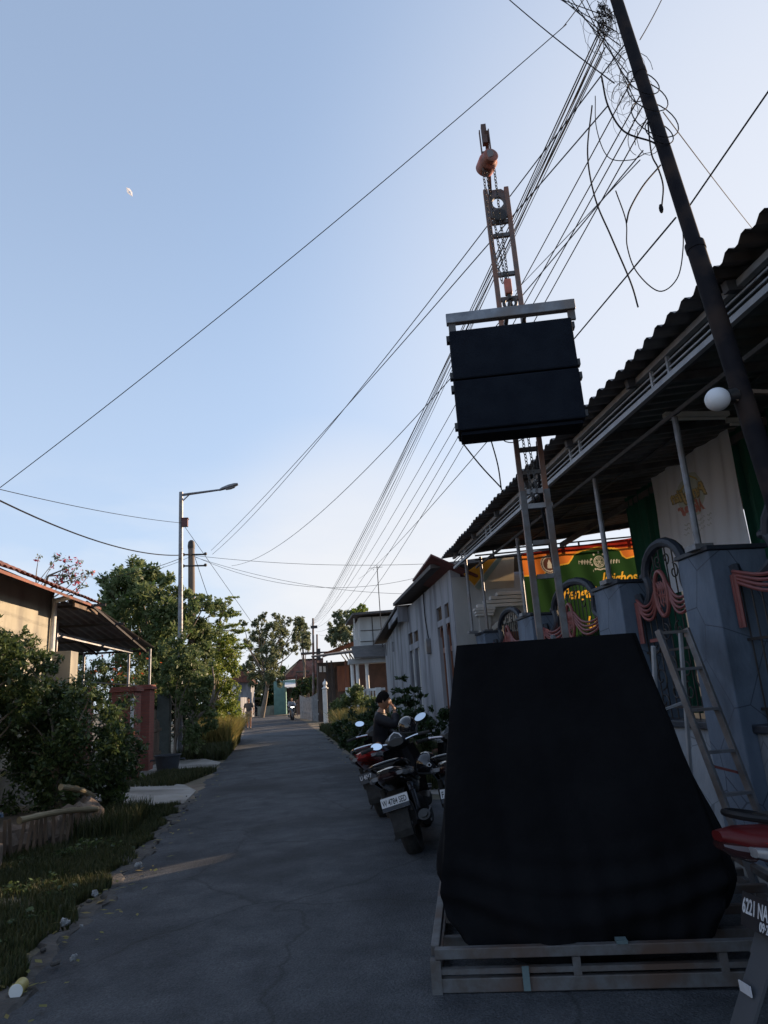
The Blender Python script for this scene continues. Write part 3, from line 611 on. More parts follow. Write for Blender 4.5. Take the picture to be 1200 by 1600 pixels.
def fence_panel(ya, yb, label, medal=True, arch=2.92):
    X = FX + .22; yc = (ya + yb) / 2; w = yb - ya
    t = thing('fence_panel', label, 'fence', (X, yc, 0), 0, 'ironwork fence panels')
    g = MB(); g.bx(X - .09, X + .09, ya + .003, yb - .003, 0, 1.03); part('base_wall', g, basewall, t)
    g = MB(); g.bx(X - .13, X + .13, ya + .002, yb - .002, 1.032, 1.10); part('sill', g, bluedk, t, bevel=.01)
    # arch moulding with cusped, curling ends
    half = w * .5; ah = half * .62
    def arcpts(s):
        P = [(yc, arch)] + [(yc + s * ah * math.sin(R(a)), arch - (arch - 2.60) * (1 - math.cos(R(a))) * 1.0) for a in (18, 36, 54, 72, 88)]
        return P
    L_ = arcpts(-1)[::-1][:-1] + arcpts(1); g = MB(); g.tube([(X, y, z) for y, z in L_], .055, 8, flat=1)
    for s in (-1, 1):
        ye = yc + s * ah; yw = yc + s * half
        g.tube(bez([(X, ye + s * .03, 2.64), (X, ye - s * .04, 2.55), (X, ye - s * .03, 2.40), (X, ye + s * (half - ah) * .55, 2.28), (X, yw - s * .05, 2.33), (X, yw - s * .0, 2.45)], 5), .05, 8)
        g.ball((X, ye + s * .03, 2.63), (.06, .08, .05), 8)
    part('arch_moulding', g, bluedk, t, smooth=True)
    g = MB(); nb = max(6, int(w / .13))
    for k in range(nb + 1):
        y = ya + .05 + (w - .1) * k / nb; u = abs(y - yc) / ah; zt = arch - .05 - (arch - 2.60) * (1 - math.sqrt(max(0, 1 - min(1, u) ** 2))) if u < 1 else 2.32
        g.tube([(X, y, 1.1), (X, y, zt)], .0075, 5)
    for z in (1.22, 1.80): g.bx(X - .012, X + .012, ya + .003, yb - .003, z - .012, z + .012)
    part('bar', g, iron, t)
    g = MB()
    for s in (-1, 1):
        for zc, r in ((1.98, .10), (1.62, .13), (1.38, .10)):
            scroll(g, (yc + s * .14, zc), r, 1.2, R(90), s, .008, X - .02); scroll(g, (yc + s * w * .30, zc - .1), r, 1.2, R(-90), -s, .008, X - .02)
        scroll(g, (yc + s * ah * .5, 2.58), .09, 1.1, R(90), -s, .008, X - .01); scroll(g, (yc + s * ah * .2, 2.74), .07, 1.1, R(-90), s, .008, X - .01)
    part('scrollwork', g, iron, t)
    if medal:
        g = MB(); xm = X - .07; zc = 2.38; el = [(xm, yc + .125 * math.cos(6.283 * k / 26), zc + .235 * math.sin(6.283 * k / 26)) for k in range(26)]
        g.tube(el, .024, 7, closed=True)
        for k in range(7):
            y0 = yc - .07 + .024 * k; g.tube(bez([(xm, y0, zc - .14 + .02 * (k % 3)), (xm, y0 + .02 * (-1) ** k, zc - .03), (xm, y0 - .012, zc + .06), (xm, y0 + .012, zc + .13 - .02 * (k % 2))], 4), .009, 4)
        g.tube([(xm, yc - .1, zc - .03), (xm, yc + .1, zc - .01)], .01, 4)
        part('medallion', g, salmon, t, smooth=True)
        g = MB()
        for s in (-1, 1):
            for q in range(4):
                ye = yc + s * (half - .06); y1 = yc + s * .10
                g.tube(bez([(xm + .01, y1, zc + .12 - .045 * q), (xm, yc + s * (.10 + (half - .16) * .30), zc - .055 - .055 * q), (xm, yc + s * (.10 + (half - .16) * .65), zc - .085 - .045 * q), (xm + .01, ye, zc + .01 - .03 * q)], 5), .017, 6)
            for q in range(2): g.tube([(xm, yc + s * (half - .055 - .04 * q), zc - .02), (xm, yc + s * (half - .05 - .04 * q), zc - .48)], .02, 6)
        part('swag', g, salmon, t, smooth=True)
        for s_ in (-1, 1):
            g = MB(); g.bar((X - .03, yc + s_ * half * .55 - .12, 1.92), (X - .03, yc + s_ * half * .55 + .12, 1.92), .02, .035); part('clasp', g, salmon, t)
    return t
fence_panel(6.12, 7.42, 'ironwork panel with pink medallion between the near column and the next, behind the ladder')
fence_panel(8.12, 10.6, 'ironwork panel with arch and pink swags in front of the green event banner')
fence_panel(11.35, 13.6, 'ironwork panel farthest along the blue columns, half hidden by the tower')
fence_panel(2.85, 5.60, 'wide ironwork panel with pink swag at the right edge above the red motorcycle', arch=3.05)

# ================================================================== UTILITY POLE, GLOBE LAMP
P0 = Vector((2.8, 3.28, 0)); PD = Vector((0, .45, 3.65)).normalized()
def pp(z): return P0 + PD * (z / PD.z)
up = thing('utility_pole', 'dark steel utility pole leaning over the porch roof, loaded with tangled cables', 'utility pole', P0)
g = MB(); g.tube([pp(-.2), pp(4.42)], .061, 20); part('lower_tube', g, polem, up, smooth=True)
g = MB(); g.tube([pp(4.42), pp(8.4)], [.050, .046], 20); part('upper_tube', g, polem, up, smooth=True)
g = MB()
for z, r in ((4.42, .066), (6.2, .052), (7.35, .051)): g = MB(); g.tube([pp(z - .03), pp(z + .03)], r, 20); part('clamp', g, polem, up, smooth=True)
lm = thing('globe_lamp', 'white glass globe lamp bracketed to the leaning utility pole', 'lamp', pp(3.33))
gc = at(1121, 624, Y=pp(3.33).y - .02); 
g = MB(); g.ball(gc, .075, 24); part('globe', g, globem, lm, smooth=True)
g = MB(); j = at(1155, 616, Y=pp(3.33).y - .03); g.tube([gc + (j - gc) * .45, gc + (j - gc) * .85], .045, 16); part('fitting', g, blk, lm, smooth=True)
g = MB(); g.bar(gc + (j - gc) * .8, j + Vector((.08, 0, .0)), .05, .05); g.bar(j + Vector((-.04, 0, -.05)), j + Vector((.03, 0, .07)), .045, .02); g.bar(j + Vector((.0, 0, .02)), j + Vector((.28, .05, .03)), .03, .025); part('bracket', g, wood, lm)

# ================================================================== GREY PLASTER HOUSE beyond the porch
gh = thing('grey_house', 'long grey plaster house with slit windows and overhanging dark eaves', 'house', (3.8, 24, 0))
HX = 3.2; HK = 3.2 / 3.8
def hs(x, y, z): return (x * HK, y * HK, CH + (z - CH) * HK)
wins = []                                        # (y0,y1,z0,z1)
for (px, pt, pb_, wpx) in ((603, 1008, 1024, 3), (614, 1004, 1018, 3), (640, 991, 1007, 4), (648, 988, 1003, 4), (684, 952, 970, 5), (697, 945, 965, 5)):
    a = at(px - wpx / 2, pt, X=HX); b = at(px + wpx / 2, pb_, X=HX); wins.append((min(a.y, b.y), max(a.y, b.y), b.z, a.z, 0))
tall = []
for (px, pt, wpx, m) in ((644, 1017, 4.5, 1), (652.5, 1013, 4.5, 1), (689, 980, 6, 2), (700, 975, 6.5, 2)):
    a = at(px - wpx / 2, pt, X=HX); b = at(px + wpx / 2, pt, X=HX); tall.append((b.y, a.y, .75, a.z, m))
ybr = [15.0]; allw = sorted([w for w in wins] + tall)
# wall cut into vertical strips so every opening is a real recess
g = MB(); opens = sorted([(w[0], w[1], w[2], w[3]) for w in wins + tall]); TH = .22
# merge by y-interval: openings that share the same y-range are stacked
cols = {}
for o_ in opens:
    for k in cols:
        if not (o_[1] < k[0] or o_[0] > k[1]):
            cols[(min(k[0], o_[0]), max(k[1], o_[1]))] = cols.pop(k) + [o_]; break
    else: cols[(o_[0], o_[1])] = [o_]
def walltop(y): return 4.08 if y < 21.3 else 4.08 - (y - 21.3) * .096
def wseg(y0, y1, z0, z1):
    if z1 is None: g.add([(HX, y0, z0), (HX, y1, z0), (HX, y1, walltop(y1)), (HX, y0, walltop(y0)), (HX + TH, y0, z0), (HX + TH, y1, z0), (HX + TH, y1, walltop(y1)), (HX + TH, y0, walltop(y0))],
               [(0, 1, 2, 3), (7, 6, 5, 4), (0, 4, 5, 1), (1, 5, 6, 2), (2, 6, 7, 3), (3, 7, 4, 0)])
    else: g.bx(HX, HX + TH, y0, y1, z0, z1)
yc_ = 14.45
for (a, b) in sorted(cols):
    wseg(yc_, a, 0, None); st = sorted(cols[(a, b)], key=lambda q: q[2]); z = 0
    for o_ in st: wseg(a, b, z, o_[2]); z = o_[3]
    wseg(a, b, z, None); yc_ = b
wseg(yc_, 21.3, 0, None) if yc_ < 21.3 else None
wseg(max(yc_, 21.3), 27.87, 0, None)
g.bx(HX + TH, 6.0, 27.67, 27.87, 0, 3.4); g.bx(HX + TH, 6.0, 14.65, 14.8, 0, 4.0); g.bx(6.0, 6.2, 14.65, 27.87, 0, 4.0)
part('wall', g, plaster, gh)
for w in wins + tall:
    f_ = MB(); a, b, z0, z1 = w[:4]; e = .03
    f_.bx(HX + .05, HX + .10, a, a + e, z0, z1); f_.bx(HX + .05, HX + .10, b - e, b, z0, z1); f_.bx(HX + .05, HX + .10, a + e, b - e, z1 - e, z1); f_.bx(HX + .05, HX + .10, a + e, b - e, z0, z0 + e)
    if w[4] == 2:
        f_.bx(HX + .05, HX + .10, a + e, b - e, z1 - .62, z1 - .50)
        yc2 = (a + b) / 2; f_.prism([(a, z1 - .25)] + [(yc2 - (yc2 - a) * math.cos(R(k * 18)), z1 - .25 + .25 * math.sin(R(k * 18))) for k in range(1, 10)] + [(b, z1 - .25), (b, z1), (a, z1)], .02, frame((HX + .02, 0, 0), (0, 1, 0), (0, 0, 1)))
    win = part('window', f_, woodr if w[4] == 2 else white if w[4] == 1 else wood, gh)
    q = MB(); q.bx(HX + .085, HX + .09, a + e + .002, b - e - .002, z0 + e + .002, z1 - e - .002); part('pane', q, glassd, win)
g = MB()
def roofslab(pts, th, mb): 
    n = len(pts); mb.add(list(pts) + [(p[0], p[1], p[2] - th) for p in pts], [tuple(range(n)), tuple(range(n, 2 * n))[::-1]] + [(i, i + n, (i + 1) % n + n, (i + 1) % n) for i in range(n)])
roofslab([hs(3.38, 25.2, 4.68), hs(3.38, 34.2, 4.03), hs(7.6, 34.2, 4.2), hs(7.6, 25.2, 4.9)], .08, g)
roofslab([hs(3.32, 17.3, 4.74), hs(3.32, 25.35, 4.80), hs(7.6, 25.35, 5.1), hs(7.6, 17.3, 5.1)], .09, g)
part('roof', g, darkroof, gh)
g = MB(); g.bar(hs(3.45, 25.1, 4.40), hs(3.45, 28.0, 4.20), .05, .19); g.bx(2.88, 3.18, 20.97, 21.05, 3.66, 4.13); part('barge_board', g, plaster, gh)
g = MB(); roofslab([(2.72, 14.0, 4.36), (2.80, 17.2, 4.34), (3.7, 17.2, 3.95), (3.7, 14.0, 3.86)], .04, g); part('red_awning', g, redpanel, gh)
g = MB(); a = at(661, 925, X=3.16); b = at(670, 1000, X=3.16); g.tube(bez([a, (a + b) / 2 + Vector((0, .15, 0)), b], 6), .015, 5); part('cable', g, cable, gh)
g = MB(); c = at(666, 1008, X=3.1); g.bx(3.08, 3.198, c.y - .13, c.y + .13, c.z - .22, c.z + .16); part('meter_box', g, galv, gh, bevel=.01)
# white facade with cornice facing the viewer, end of the porch yard
wf = thing('white_facade', 'white house front with stepped cornice and carved capital beside the green banner', 'house', (4.6, 15, 0))
g = MB(); g.bx(3.72, 3.97, 14.32, 14.44, 0, 3.02); g.bx(3.22, 6.2, 14.43, 14.62, 0, 3.9); part('wall', g, plaster_l, wf)
g = MB()
for k in range(4): g.bx(3.70 + .15 * k, 4.8, 14.30 - .02 * k, 14.445, 3.20 + .08 * k, 3.27 + .08 * k)
for k in range(3): g.bx(3.66 - .02 * k, 4.03 + .02 * k, 14.27 - .02 * k, 14.445, 3.022 + .057 * k, 3.073 + .057 * k)
part('cornice', g, white, wf, bevel=.006)
g = MB(); g.prism([(4.05, 2.85), (4.3, 3.02), (4.6, 3.08), (4.9, 3.02), (5.1, 2.85), (5.1, 2.75), (4.9, 2.9), (4.6, 2.96), (4.3, 2.9), (4.05, 2.75)], .12, frame((-.1, 14.44, -.08), (1, 0, 0), (0, 0, 1))); part('arch', g, white, wf)
yb2 = thing('banner', 'yellow and green striped banner strung above the white cornice', 'banner', (4.1, 14.15, 3.6))
def yq(nm, pts, m, y): g = MB(); g.prism([(p[0], p[1]) for p in pts], .004, frame((0, y, 0), (1, 0, 0), (0, 0, 1))); return part(nm, g, m, yb2)
ya_ = 14.15
def q3(x, y): p = at(x, y, Y=ya_); return (p.x, p.z)
yq('banner_cloth', [q3(724, 897), q3(755, 876), q3(803, 868), q3(803, 918), q3(745, 922)], banl, ya_)
yq('stripe', [q3(724, 897), q3(755, 876), q3(775, 873), q3(741, 915)], bany, ya_ - .012)
yq('stripe', [q3(776, 873), q3(786, 871), q3(748, 922), q3(742, 917)], bangh, ya_ - .012)
sc = thing('wooden_screen', 'carved dark wooden screen standing behind the far blue columns', 'screen', (4.9, 14.3, 0))
g = MB(); g.bx(4.3, 6.2, 14.22, 14.27, 0, 2.65)
for k in range(3):
    for q in range(2):
        cx, cz = 4.85 + .5 * k, 2.4 - .5 * q; g.tube([(cx + .2 * math.cos(6.283 * i / 20), 14.20, cz + .2 * math.sin(6.283 * i / 20)) for i in range(20)], .025, 6, closed=True)
        for i in range(6): g.ball((cx + .1 * math.cos(i * 1.047), 14.20, cz + .1 * math.sin(i * 1.047)), (.05, .02, .05), 8)
part('panel', g, woodr, sc)
wg = thing('sun_blocker', 'unseen plastered block added behind the grey house to cut the sun band', 'house', (6, 34, 0)); g = MB(); g.bx(4.5, 8, 33.6, 39, 0, 4.4); part('wall', g, plaster, wg); g = MB(); roofslab([(4.3, 33.4, 4.45), (8.2, 33.4, 4.45), (8.2, 39.2, 4.45), (4.3, 39.2, 4.45)], -.25, g); part('roof', g, darkroof, wg)  # added out of view to end the sun band across the road

# ================================================================== LEFT SIDE
lh = thing('tiled_house', 'cream house on the left with red clay tile eaves and white drainpipe', 'house', (-5, 11, 0))
g = MB(); g.bx(-9, -5, 4, 14.3, 0, 3.98); part('wall', g, cream, lh)
def tiles(g, x0, z0, x1, z1, y0, y1, pitch=.21, rows=6, skew=0):
    n = int((y1 - y0) / pitch) * 8
    def fn(u, v):
        x = x0 + (x1 - x0) * v; y = y0 + (y1 - y0) * u; k = (v * rows) % 1
        return (x, y, z0 + (z1 - z0) * v + .045 * abs(math.sin(math.pi * (y / pitch + .5 * (int(v * rows) % 2) * 0))) + .035 * (1 - k) + .012 * math.sin(y * 2.3) + skew * u * (1 - v))
    g.grid(fn, n, rows * 3)
g = MB(); tiles(g, -4.35, 3.60, -6.1, 4.55, 6.5, 15.3, rows=6, skew=.16)
roofslab([(-4.36, 6.5, 3.58), (-4.36, 15.3, 3.74), (-6.1, 15.3, 4.5), (-6.1, 6.5, 4.5)], .05, g)
part('roof', g, tilem, lh)
g = MB(); tiles(g, -5.4, 4.32, -8.6, 5.5, 4, 12.4, rows=7); roofslab([(-5.4, 4, 4.30), (-5.4, 12.4, 4.30), (-8.6, 12.4, 5.45), (-8.6, 4, 5.45)], .05, g); part('upper_roof', g, tilem, lh)
g = MB(); g.bx(-5.95, -5.58, 12.4, 12.62, 4.2, 4.62); part('gable_end', g, cream, lh)
g = MB(); g.tube([(-4.93, 14.15, 3.8), (-4.93, 14.15, 2.0)], .05, 10); g.tube([(-4.93, 14.15, 3.75), (-4.6, 14.15, 3.82)], .05, 10); part('drainpipe', g, white, lh, smooth=True)
g = MB(); g.prism([(-5.0, 3.7), (-4.4, 3.7), (-5.0, 4.02)], .1, frame((0, 15.25, 0), (1, 0, 0), (0, 0, 1))); g.bar((-4.45, 13.8, 3.64), (-4.45, 15.3, 3.66), .04, .14); part('fascia', g, wood, lh)
g = MB(); g.bx(-5.02, -4.55, 14.1, 14.55, 0, 2.75); part('pillar', g, cream, lh, bevel=.01)
# window + grille + louvres in the near wall
wn = MB(); wn.bx(-5.0 + .0, -4.96, 8.6, 10.4, 1.0, 2.3); wi = part('window', wn, white, lh)
g = MB(); g.bx(-4.958, -4.95, 8.7, 9.47, 1.1, 2.2); g.bx(-4.958, -4.95, 9.53, 10.3, 1.1, 2.2); part('pane', g, glassd, wi)
# carport
cp = thing('carport', 'sloping corrugated carport canopy on thin grey posts behind the brick gate piers', 'carport', (-4.4, 17, 0))
g = MB()
def cfn(u, v):
    y = 14.6 + 4.4 * u; x = -6.8 + (2.35 + .45 * u) * v; return (x, y, 3.80 - .155 * (y - 14.6) + .02 * math.sin(v * 2 * math.pi * 14) - .02 * u * math.sin(v * 5))
g.grid(cfn, 10, 112); part('canopy', g, roofm, cp)
g = MB()
for y in (14.7, 16.2, 17.6, 18.9): g.bar((-6.75, y, 3.72 - .155 * (y - 14.6)), (-4.1, y, 3.72 - .155 * (y - 14.6)), .04, .05)
for x in (-6.7, -5.6, -4.35): g.bar((x, 14.6, 3.69), (x + .15, 18.95, 3.02), .04, .05)
part('canopy_frame', g, darkin, cp)
for (x, y, z0, z1) in ((-4.06, 18.75, 2.0, 3.08), (-4.62, 18.85, 2.0, 3.06), (-5.75, 18.85, .1, 3.05), (-5.35, 15.6, .1, 3.55)):
    g = MB(); g.tube([(x, y, z0), (x, y, z1)], .032, 8); part('post', g, galv, cp, smooth=True)
g = MB(); g.bar((-5.75, 18.85, 2.35), (-4.06, 18.8, 2.12), .03); g.bar((-5.35, 15.7, 3.25), (-4.5, 18.7, 3.02), .03, .09); part('rail', g, galv, cp)
# brick piers and gate
def pier(x0, x1, y0, y1, h, label, m=brickm, cap=True):
    t = thing('brick_pier', label, 'gate pier', ((x0 + x1) / 2, (y0 + y1) / 2, 0), 0, 'brick gate piers')
    g = MB(); g.bx(x0, x1, y0, y1, 0, h); part('shaft', g, m, t, bevel=.008)
    if cap:
        g = MB(); g.bx(x0 - .05, x1 + .05, y0 - .05, y1 + .05, h + .002, h + .07); g.bx(x0 - .02, x1 + .02, y0 - .02, y1 + .02, h + .072, h + .12); part('cap', g, m, t, bevel=.006)
    return t
pier(-4.58, -4.05, 17.2, 17.85, 1.98, 'large red brick gate pier beside the near driveway, white strip on its face')
pier(-4.22, -3.92, 18.2, 18.75, 2.03, 'narrower red brick pier close behind the large one')
pb = pier(-5.05, -4.72, 15.9, 16.3, 1.98, 'short brick pier with orange-brown moulded cap above the hedge')
g = MB(); g.bx(-4.135, -4.06, 17.17, 17.198, 1.15, 1.82); o = part('name_board', g, white, None); tag(o, 'narrow white upright board fixed to the red brick pier', 'board')
gt = thing('wooden_gate', 'faded plank gate leaning between the brick pier and the green block post', 'gate', (-4.1, 19.6, 0))
g = MB()
for k in range(7): g.bx(-4.12, -4.09, 19.0 + k * .19, 19.0 + k * .19 + .15, .12, 1.2 + .03 * (k % 3))
part('planks', g, wood, gt)
g = MB(); g.bx(-4.088, -4.06, 18.95, 20.4, .35, .43); g.bx(-4.088, -4.06, 18.95, 20.4, .95, 1.03); part('rail', g, wood, gt)
gp = thing('block_post', 'mossy grey block gatepost with wooden planks beside it', 'gatepost', (-4.1, 21, 0))
g = MB(); g.bx(-4.30, -3.95, 20.9, 21.25, 0, 1.95); part('shaft', g, teal if False else M('mossy_block', (.075, .085, .08), (.05, .06, .055), scale=5, rough=.95, bump=.6), gp, bevel=.01)
g = MB()
for k in range(3): g.bx(-4.0 + .12 * k, -3.93 + .12 * k, 21.9 + .1 * k, 21.94 + .1 * k, 0, 1.55 - .06 * k)
g.bar((-4.1, 21.8, 1.62), (-3.5, 22.3, 1.72), .25, .03); part('planks', g, wood, gp)
wl = thing('garden_wall', 'low stained wall running behind the hedge on the left', 'wall', (-4.6, 8, 0))
g = MB(); g.bx(-4.75, -4.6, 3, 13.4, 0, .8); part('wall_body', g, M('stained_wall', (.20, .19, .17), (.12, .115, .10), scale=3, rough=.95), wl)
# tubs and planters
def tub(loc, r, h, m, label, name='plant_tub'):
    t = thing(name, label, 'tub', loc, 0); g = MB(); x, y, z = loc
    g.lathe([(r * .72, z), (r * .78, z + .01), (r, z + h), (r * 1.06, z + h), (r * 1.06, z + h + .03), (r * .95, z + h + .03), (r * .9, z + h - .04)], 28, Matrix.Translation((x, y, 0))); part('bowl', g, m, t, smooth=True)
    g = MB(); g.lathe([(.01, z + h - .05), (r * .91, z + h - .05)], 20, Matrix.Translation((x, y, 0))); part('soil', g, dirt, t)
    for s in (-1, 1):
        g = MB(); g.tube([(x + s * r * .98, y, z + h * .78), (x + s * (r + .10), y, z + h * .80), (x + s * (r + .10), y, z + h * .72)], .02, 6); part('handle', g, m, t)
    return t
tub((-3.42, 18.0, .02), .30, .40, M('dark_tub', (.05, .06, .075), (.04, .045, .055), scale=5, rough=.7), 'grey plastic tub standing at the foot of the brick piers')
tub((-3.60, 7.95, .30), .34, .38, bluetub, 'blue plastic tub on the stone ledge at the left edge')
sw = thing('stone_planter', 'rough stone-edged planter under the hedge, its corner in sunlight', 'planter', (-3.2, 9.5, 0))
g = MB(); random.seed(3)
for k in range(26):
    u = k / 25; x = -4.2 + 1.35 * u + random.uniform(-.05, .05); y = 8.3 + 1.7 * u
    h = .24 + .10 * random.random() + .14 * (u > .8); g.ball((x, y, h * .45), (.17 + .05 * random.random(), .13, h * .62), 7, Matrix.Rotation(random.random() * 3, 3, 'Z') @ Matrix.Rotation(random.uniform(-.2, .2), 3, 'X'))
for k in range(16):
    u = k / 15; g.ball((-2.88 - .7 * u, 10.0 + 1.5 * u, .2), (.15, .15, .26 + .08 * random.random()), 7, Matrix.Rotation(random.random() * 3, 3, 'Z'))
part('stones', g, stone, sw)
g = MB(); g.add([(-4.6, 8.6, .24), (-2.95, 10.1, .24), (-3.7, 11.8, .24), (-4.6, 11.8, .24)], [(0, 1, 2, 3)]); part('soil', g, dirt, sw)
g = MB()
for k in range(18):
    u = k / 17; p = Vector((-3.75 + .85 * u, 8.45 + 1.3 * u, .36)); g.bar(p + Vector((0, -.1, -.35)), p + Vector((random.uniform(-.05, .05), -.1 + random.uniform(-.03, .03), .03 + .05 * random.random())), .035, .02)
part('stakes', g, wood, sw)
lg = MB(); lg.bx(-4.3, -3.25, 7.2, 8.3, 0, .28); o = part('stone_ledge', lg, stone, None, bevel=.03); tag(o, 'dark stone ledge carrying the blue tub', 'ledge')
for k, (a, b, lab) in enumerate((((at(30, 1282, Y=8.7)), at(152, 1264, Y=9.9), 'upper bamboo pole lying along the stone planter, right end sunlit'), (at(95, 1230, Y=9.6), at(146, 1244, Y=10.2), 'short upper bamboo pole sticking out of the hedge'))):
    g = MB(); n = 14; pts = [a + (b - a) * (i / n) + Vector((0, 0, .03 * math.sin(3.14 * i / n))) for i in range(n + 1)]; g.tube(pts, [.034 + (.006 if i % 3 == 0 else 0) for i in range(n + 1)], 10)
    o = part('bamboo_pole', g, bamboo, None, smooth=True); tag(o, lab if k else 'long bamboo pole resting on the stakes of the stone planter', 'pole', 'bamboo poles at the planter')
# ---------------- near hedge and bushes
def hedge(name, label, lst, Y, n, leaf, mat, base, dj=.5, tr=.05, aspect=.45, **k):
    return tree(label, base, pclumps(lst, Y, dj), leaf, n, mat, trunk_r=tr, name=name, cat='bush', aspect=aspect, **k)
hedge('bush', 'leafy bush with sunlit top reaching over the cream wall at the left edge',
      [(10, 1000, 34), (45, 1010, 30), (20, 1050, 45), (70, 1035, 18), (60, 1060, 28), (5, 1090, 40), (-30, 1020, 50), (-40, 1090, 60), (40, 1100, 34)], 10.2, 11000, .085, lf_hedge, (-4.4, 10.2, .3), trunk_top=(-4.6, 10.2, 1.6))
hedge('hedge', 'big dark bush overhanging the stone planter and bamboo pole',
      [(40, 1120, 45), (100, 1110, 45), (150, 1120, 40), (175, 1150, 35), (70, 1160, 55), (130, 1170, 50), (180, 1190, 33), (100, 1210, 45), (150, 1220, 38), (50, 1210, 45), (110, 1085, 22), (60, 1085, 25), (140, 1090, 16), (190, 1170, 22), (20, 1170, 45)], 10.6, 26000, .08, lf_hedge, (-3.4, 10.6, .2), dj=.7, trunk_top=(-3.6, 10.6, 1.0), tr=.06)
hedge('bush', 'small dark bush with a slim stem at the far end of the planter', [(178, 1215, 22), (165, 1240, 20), (190, 1195, 18), (185, 1235, 14)], 11.6, 2600, .07, lf_hedge, (-3.25, 11.7, 0), dj=.2, tr=.06)
# agave-like plant behind the tub
ag = thing('spiky_plant', 'pale spiky plant growing from the blue tub', 'plant', (-3.55, 7.95, .7))
g = MB(); random.seed(5)
for k in range(30):
    a = random.random() * 6.28; l = random.uniform(.35, .75); e = random.uniform(.5, 1.35); d = Vector((math.cos(a) * math.cos(e), math.sin(a) * math.cos(e), math.sin(e)))
    p = Vector((-3.6, 7.95, .62)); s_ = d.cross(Vector((0, 0, 1))).normalized() * .02; m_ = p + d * l * .6; t_ = p + d * l + Vector((0, 0, -.10 * l)); g.add([p - s_, p + s_, m_ + s_ * 1.1, t_, m_ - s_ * 1.1], [(0, 1, 2, 4), (4, 2, 3)])
part('leaves', g, lf_grey, ag)
# ---------------- big tree, creeper, feathery tree
tree('broad green tree rising behind the carport and round the street lamp', (-5.2, 24.5, 0),
     pclumps([(205, 895, 22), (188, 915, 24), (235, 905, 30), (180, 940, 32), (222, 940, 40), (265, 925, 26), (170, 965, 26), (205, 975, 42), (250, 970, 44), (290, 955, 30), (240, 1005, 40), (285, 1000, 36), (318, 990, 24), (215, 1010, 30), (262, 1040, 34), (300, 1035, 28), (230, 1055, 26), (345, 955, 16), (320, 945, 16)], 24.2, 1.6),
     .19, 25000, lf_mid, trunk_r=.16, barkm=bark, shell=.65)
tree('slender feathery tree with layered sprays beyond the wooden pole', (-3.4, 27, 0),
     [(tuple(at(x, y, Y=26.5 + random.uniform(-.6, .6))), (r * 26.5 / CF, r * 26.5 / CF, r * .22 * 26.5 / CF)) for x, y, r in ((330, 948, 22), (352, 958, 20), (340, 975, 26), (372, 985, 16), (350, 1000, 26), (330, 990, 22), (376, 1010, 14), (345, 1022, 28), (320, 1015, 20), (362, 935, 12))],
     .10, 8000, lf_brt, trunk_r=.06, droop=.1, trunk_top=tuple(at(345, 950, Y=26.5)), flat=.5)
tree('bright climbing vine thicket spilling toward the road past the gate', (-3.3, 25.5, 0),
     pclumps([(350, 1030, 22), (320, 1045, 28), (345, 1060, 26), (300, 1065, 26), (330, 1085, 30), (355, 1090, 18), (310, 1105, 28), (340, 1115, 26), (290, 1085, 20), (352, 1005, 16), (335, 1135, 22), (270, 1090, 20), (368, 1045, 10), (355, 1120, 18), (362, 1075, 12)], 27.2, .7),
     .12, 24000, lf_brt, trunk_r=.09, name='vine', cat='vine', droop=.4, cname='foliage')
g = MB(); g.tube(bez([at(306, 1125, Y=23.5), at(330, 1095, Y=23.6), at(334, 1065, Y=23.7), at(330, 1035, Y=23.8)], 5), [.06, .06, .055, .05, .05, .05, .045, .045, .04, .04, .04, .035, .035, .03, .03, .03][:16], 8)
o = part('bare_trunk', g, bark, None, smooth=True); tag(o, 'pale curving bare trunk in front of the vine thicket', 'tree trunk')
tree('dark leafy shrub under the carport with red and orange flowers', (-6, 22, 0),
     pclumps([(110, 1050, 26), (140, 1045, 26), (170, 1050, 26), (200, 1045, 24), (120, 1075, 26), (160, 1080, 26), (205, 1075, 26), (240, 1060, 26), (85, 1060, 20), (235, 1090, 22)], 22, .8),
     .12, 10000, lf_mid, trunk_r=.05, name='flowering_shrub', cat='shrub', extra=(petal_o, 260, .13, 'flowers'))
tree('leafless frangipani with pink blossoms above the tiled roof', (-9, 20, 0),
     [(tuple(at(x, y, Y=20)), (r * 20 / CF,) * 3) for x, y, r in ((60, 872, 5), (90, 870, 6), (105, 875, 6), (122, 880, 7), (112, 895, 9), (132, 898, 6), (95, 905, 9), (125, 915, 8), (80, 885, 5), (100, 888, 7), (118, 905, 8), (142, 895, 4))],
     .10, 420, lf_grey, trunk_r=.07, trunk_top=tuple(at(75, 900, Y=20)), name='frangipani', extra=(petal_p, 170, .11, 'flowers'))
hedge('shrub', 'dark bushes filling the yard between the brick piers and the vine', [(250, 1110, 22), (275, 1100, 20), (262, 1080, 24), (215, 1100, 20), (285, 1130, 18), (300, 1150, 14)], 22.5, 6000, .11, lf_dark, (-4.7, 22.5, 0), dj=.5)
tree('leafy shrub growing round the foot of the street lamp', (-3.75, 20.6, 0), pclumps([(268, 1030, 20), (290, 1020, 20), (310, 1040, 20), (262, 1062, 20), (285, 1060, 22), (308, 1075, 20), (292, 1100, 18), (318, 1108, 16), (300, 1135, 16), (325, 1130, 12), (280, 1000, 16), (300, 1160, 14)], 20.7, .35), .12, 9500, lf_mid, trunk_r=.04, name='shrub', cat='shrub')
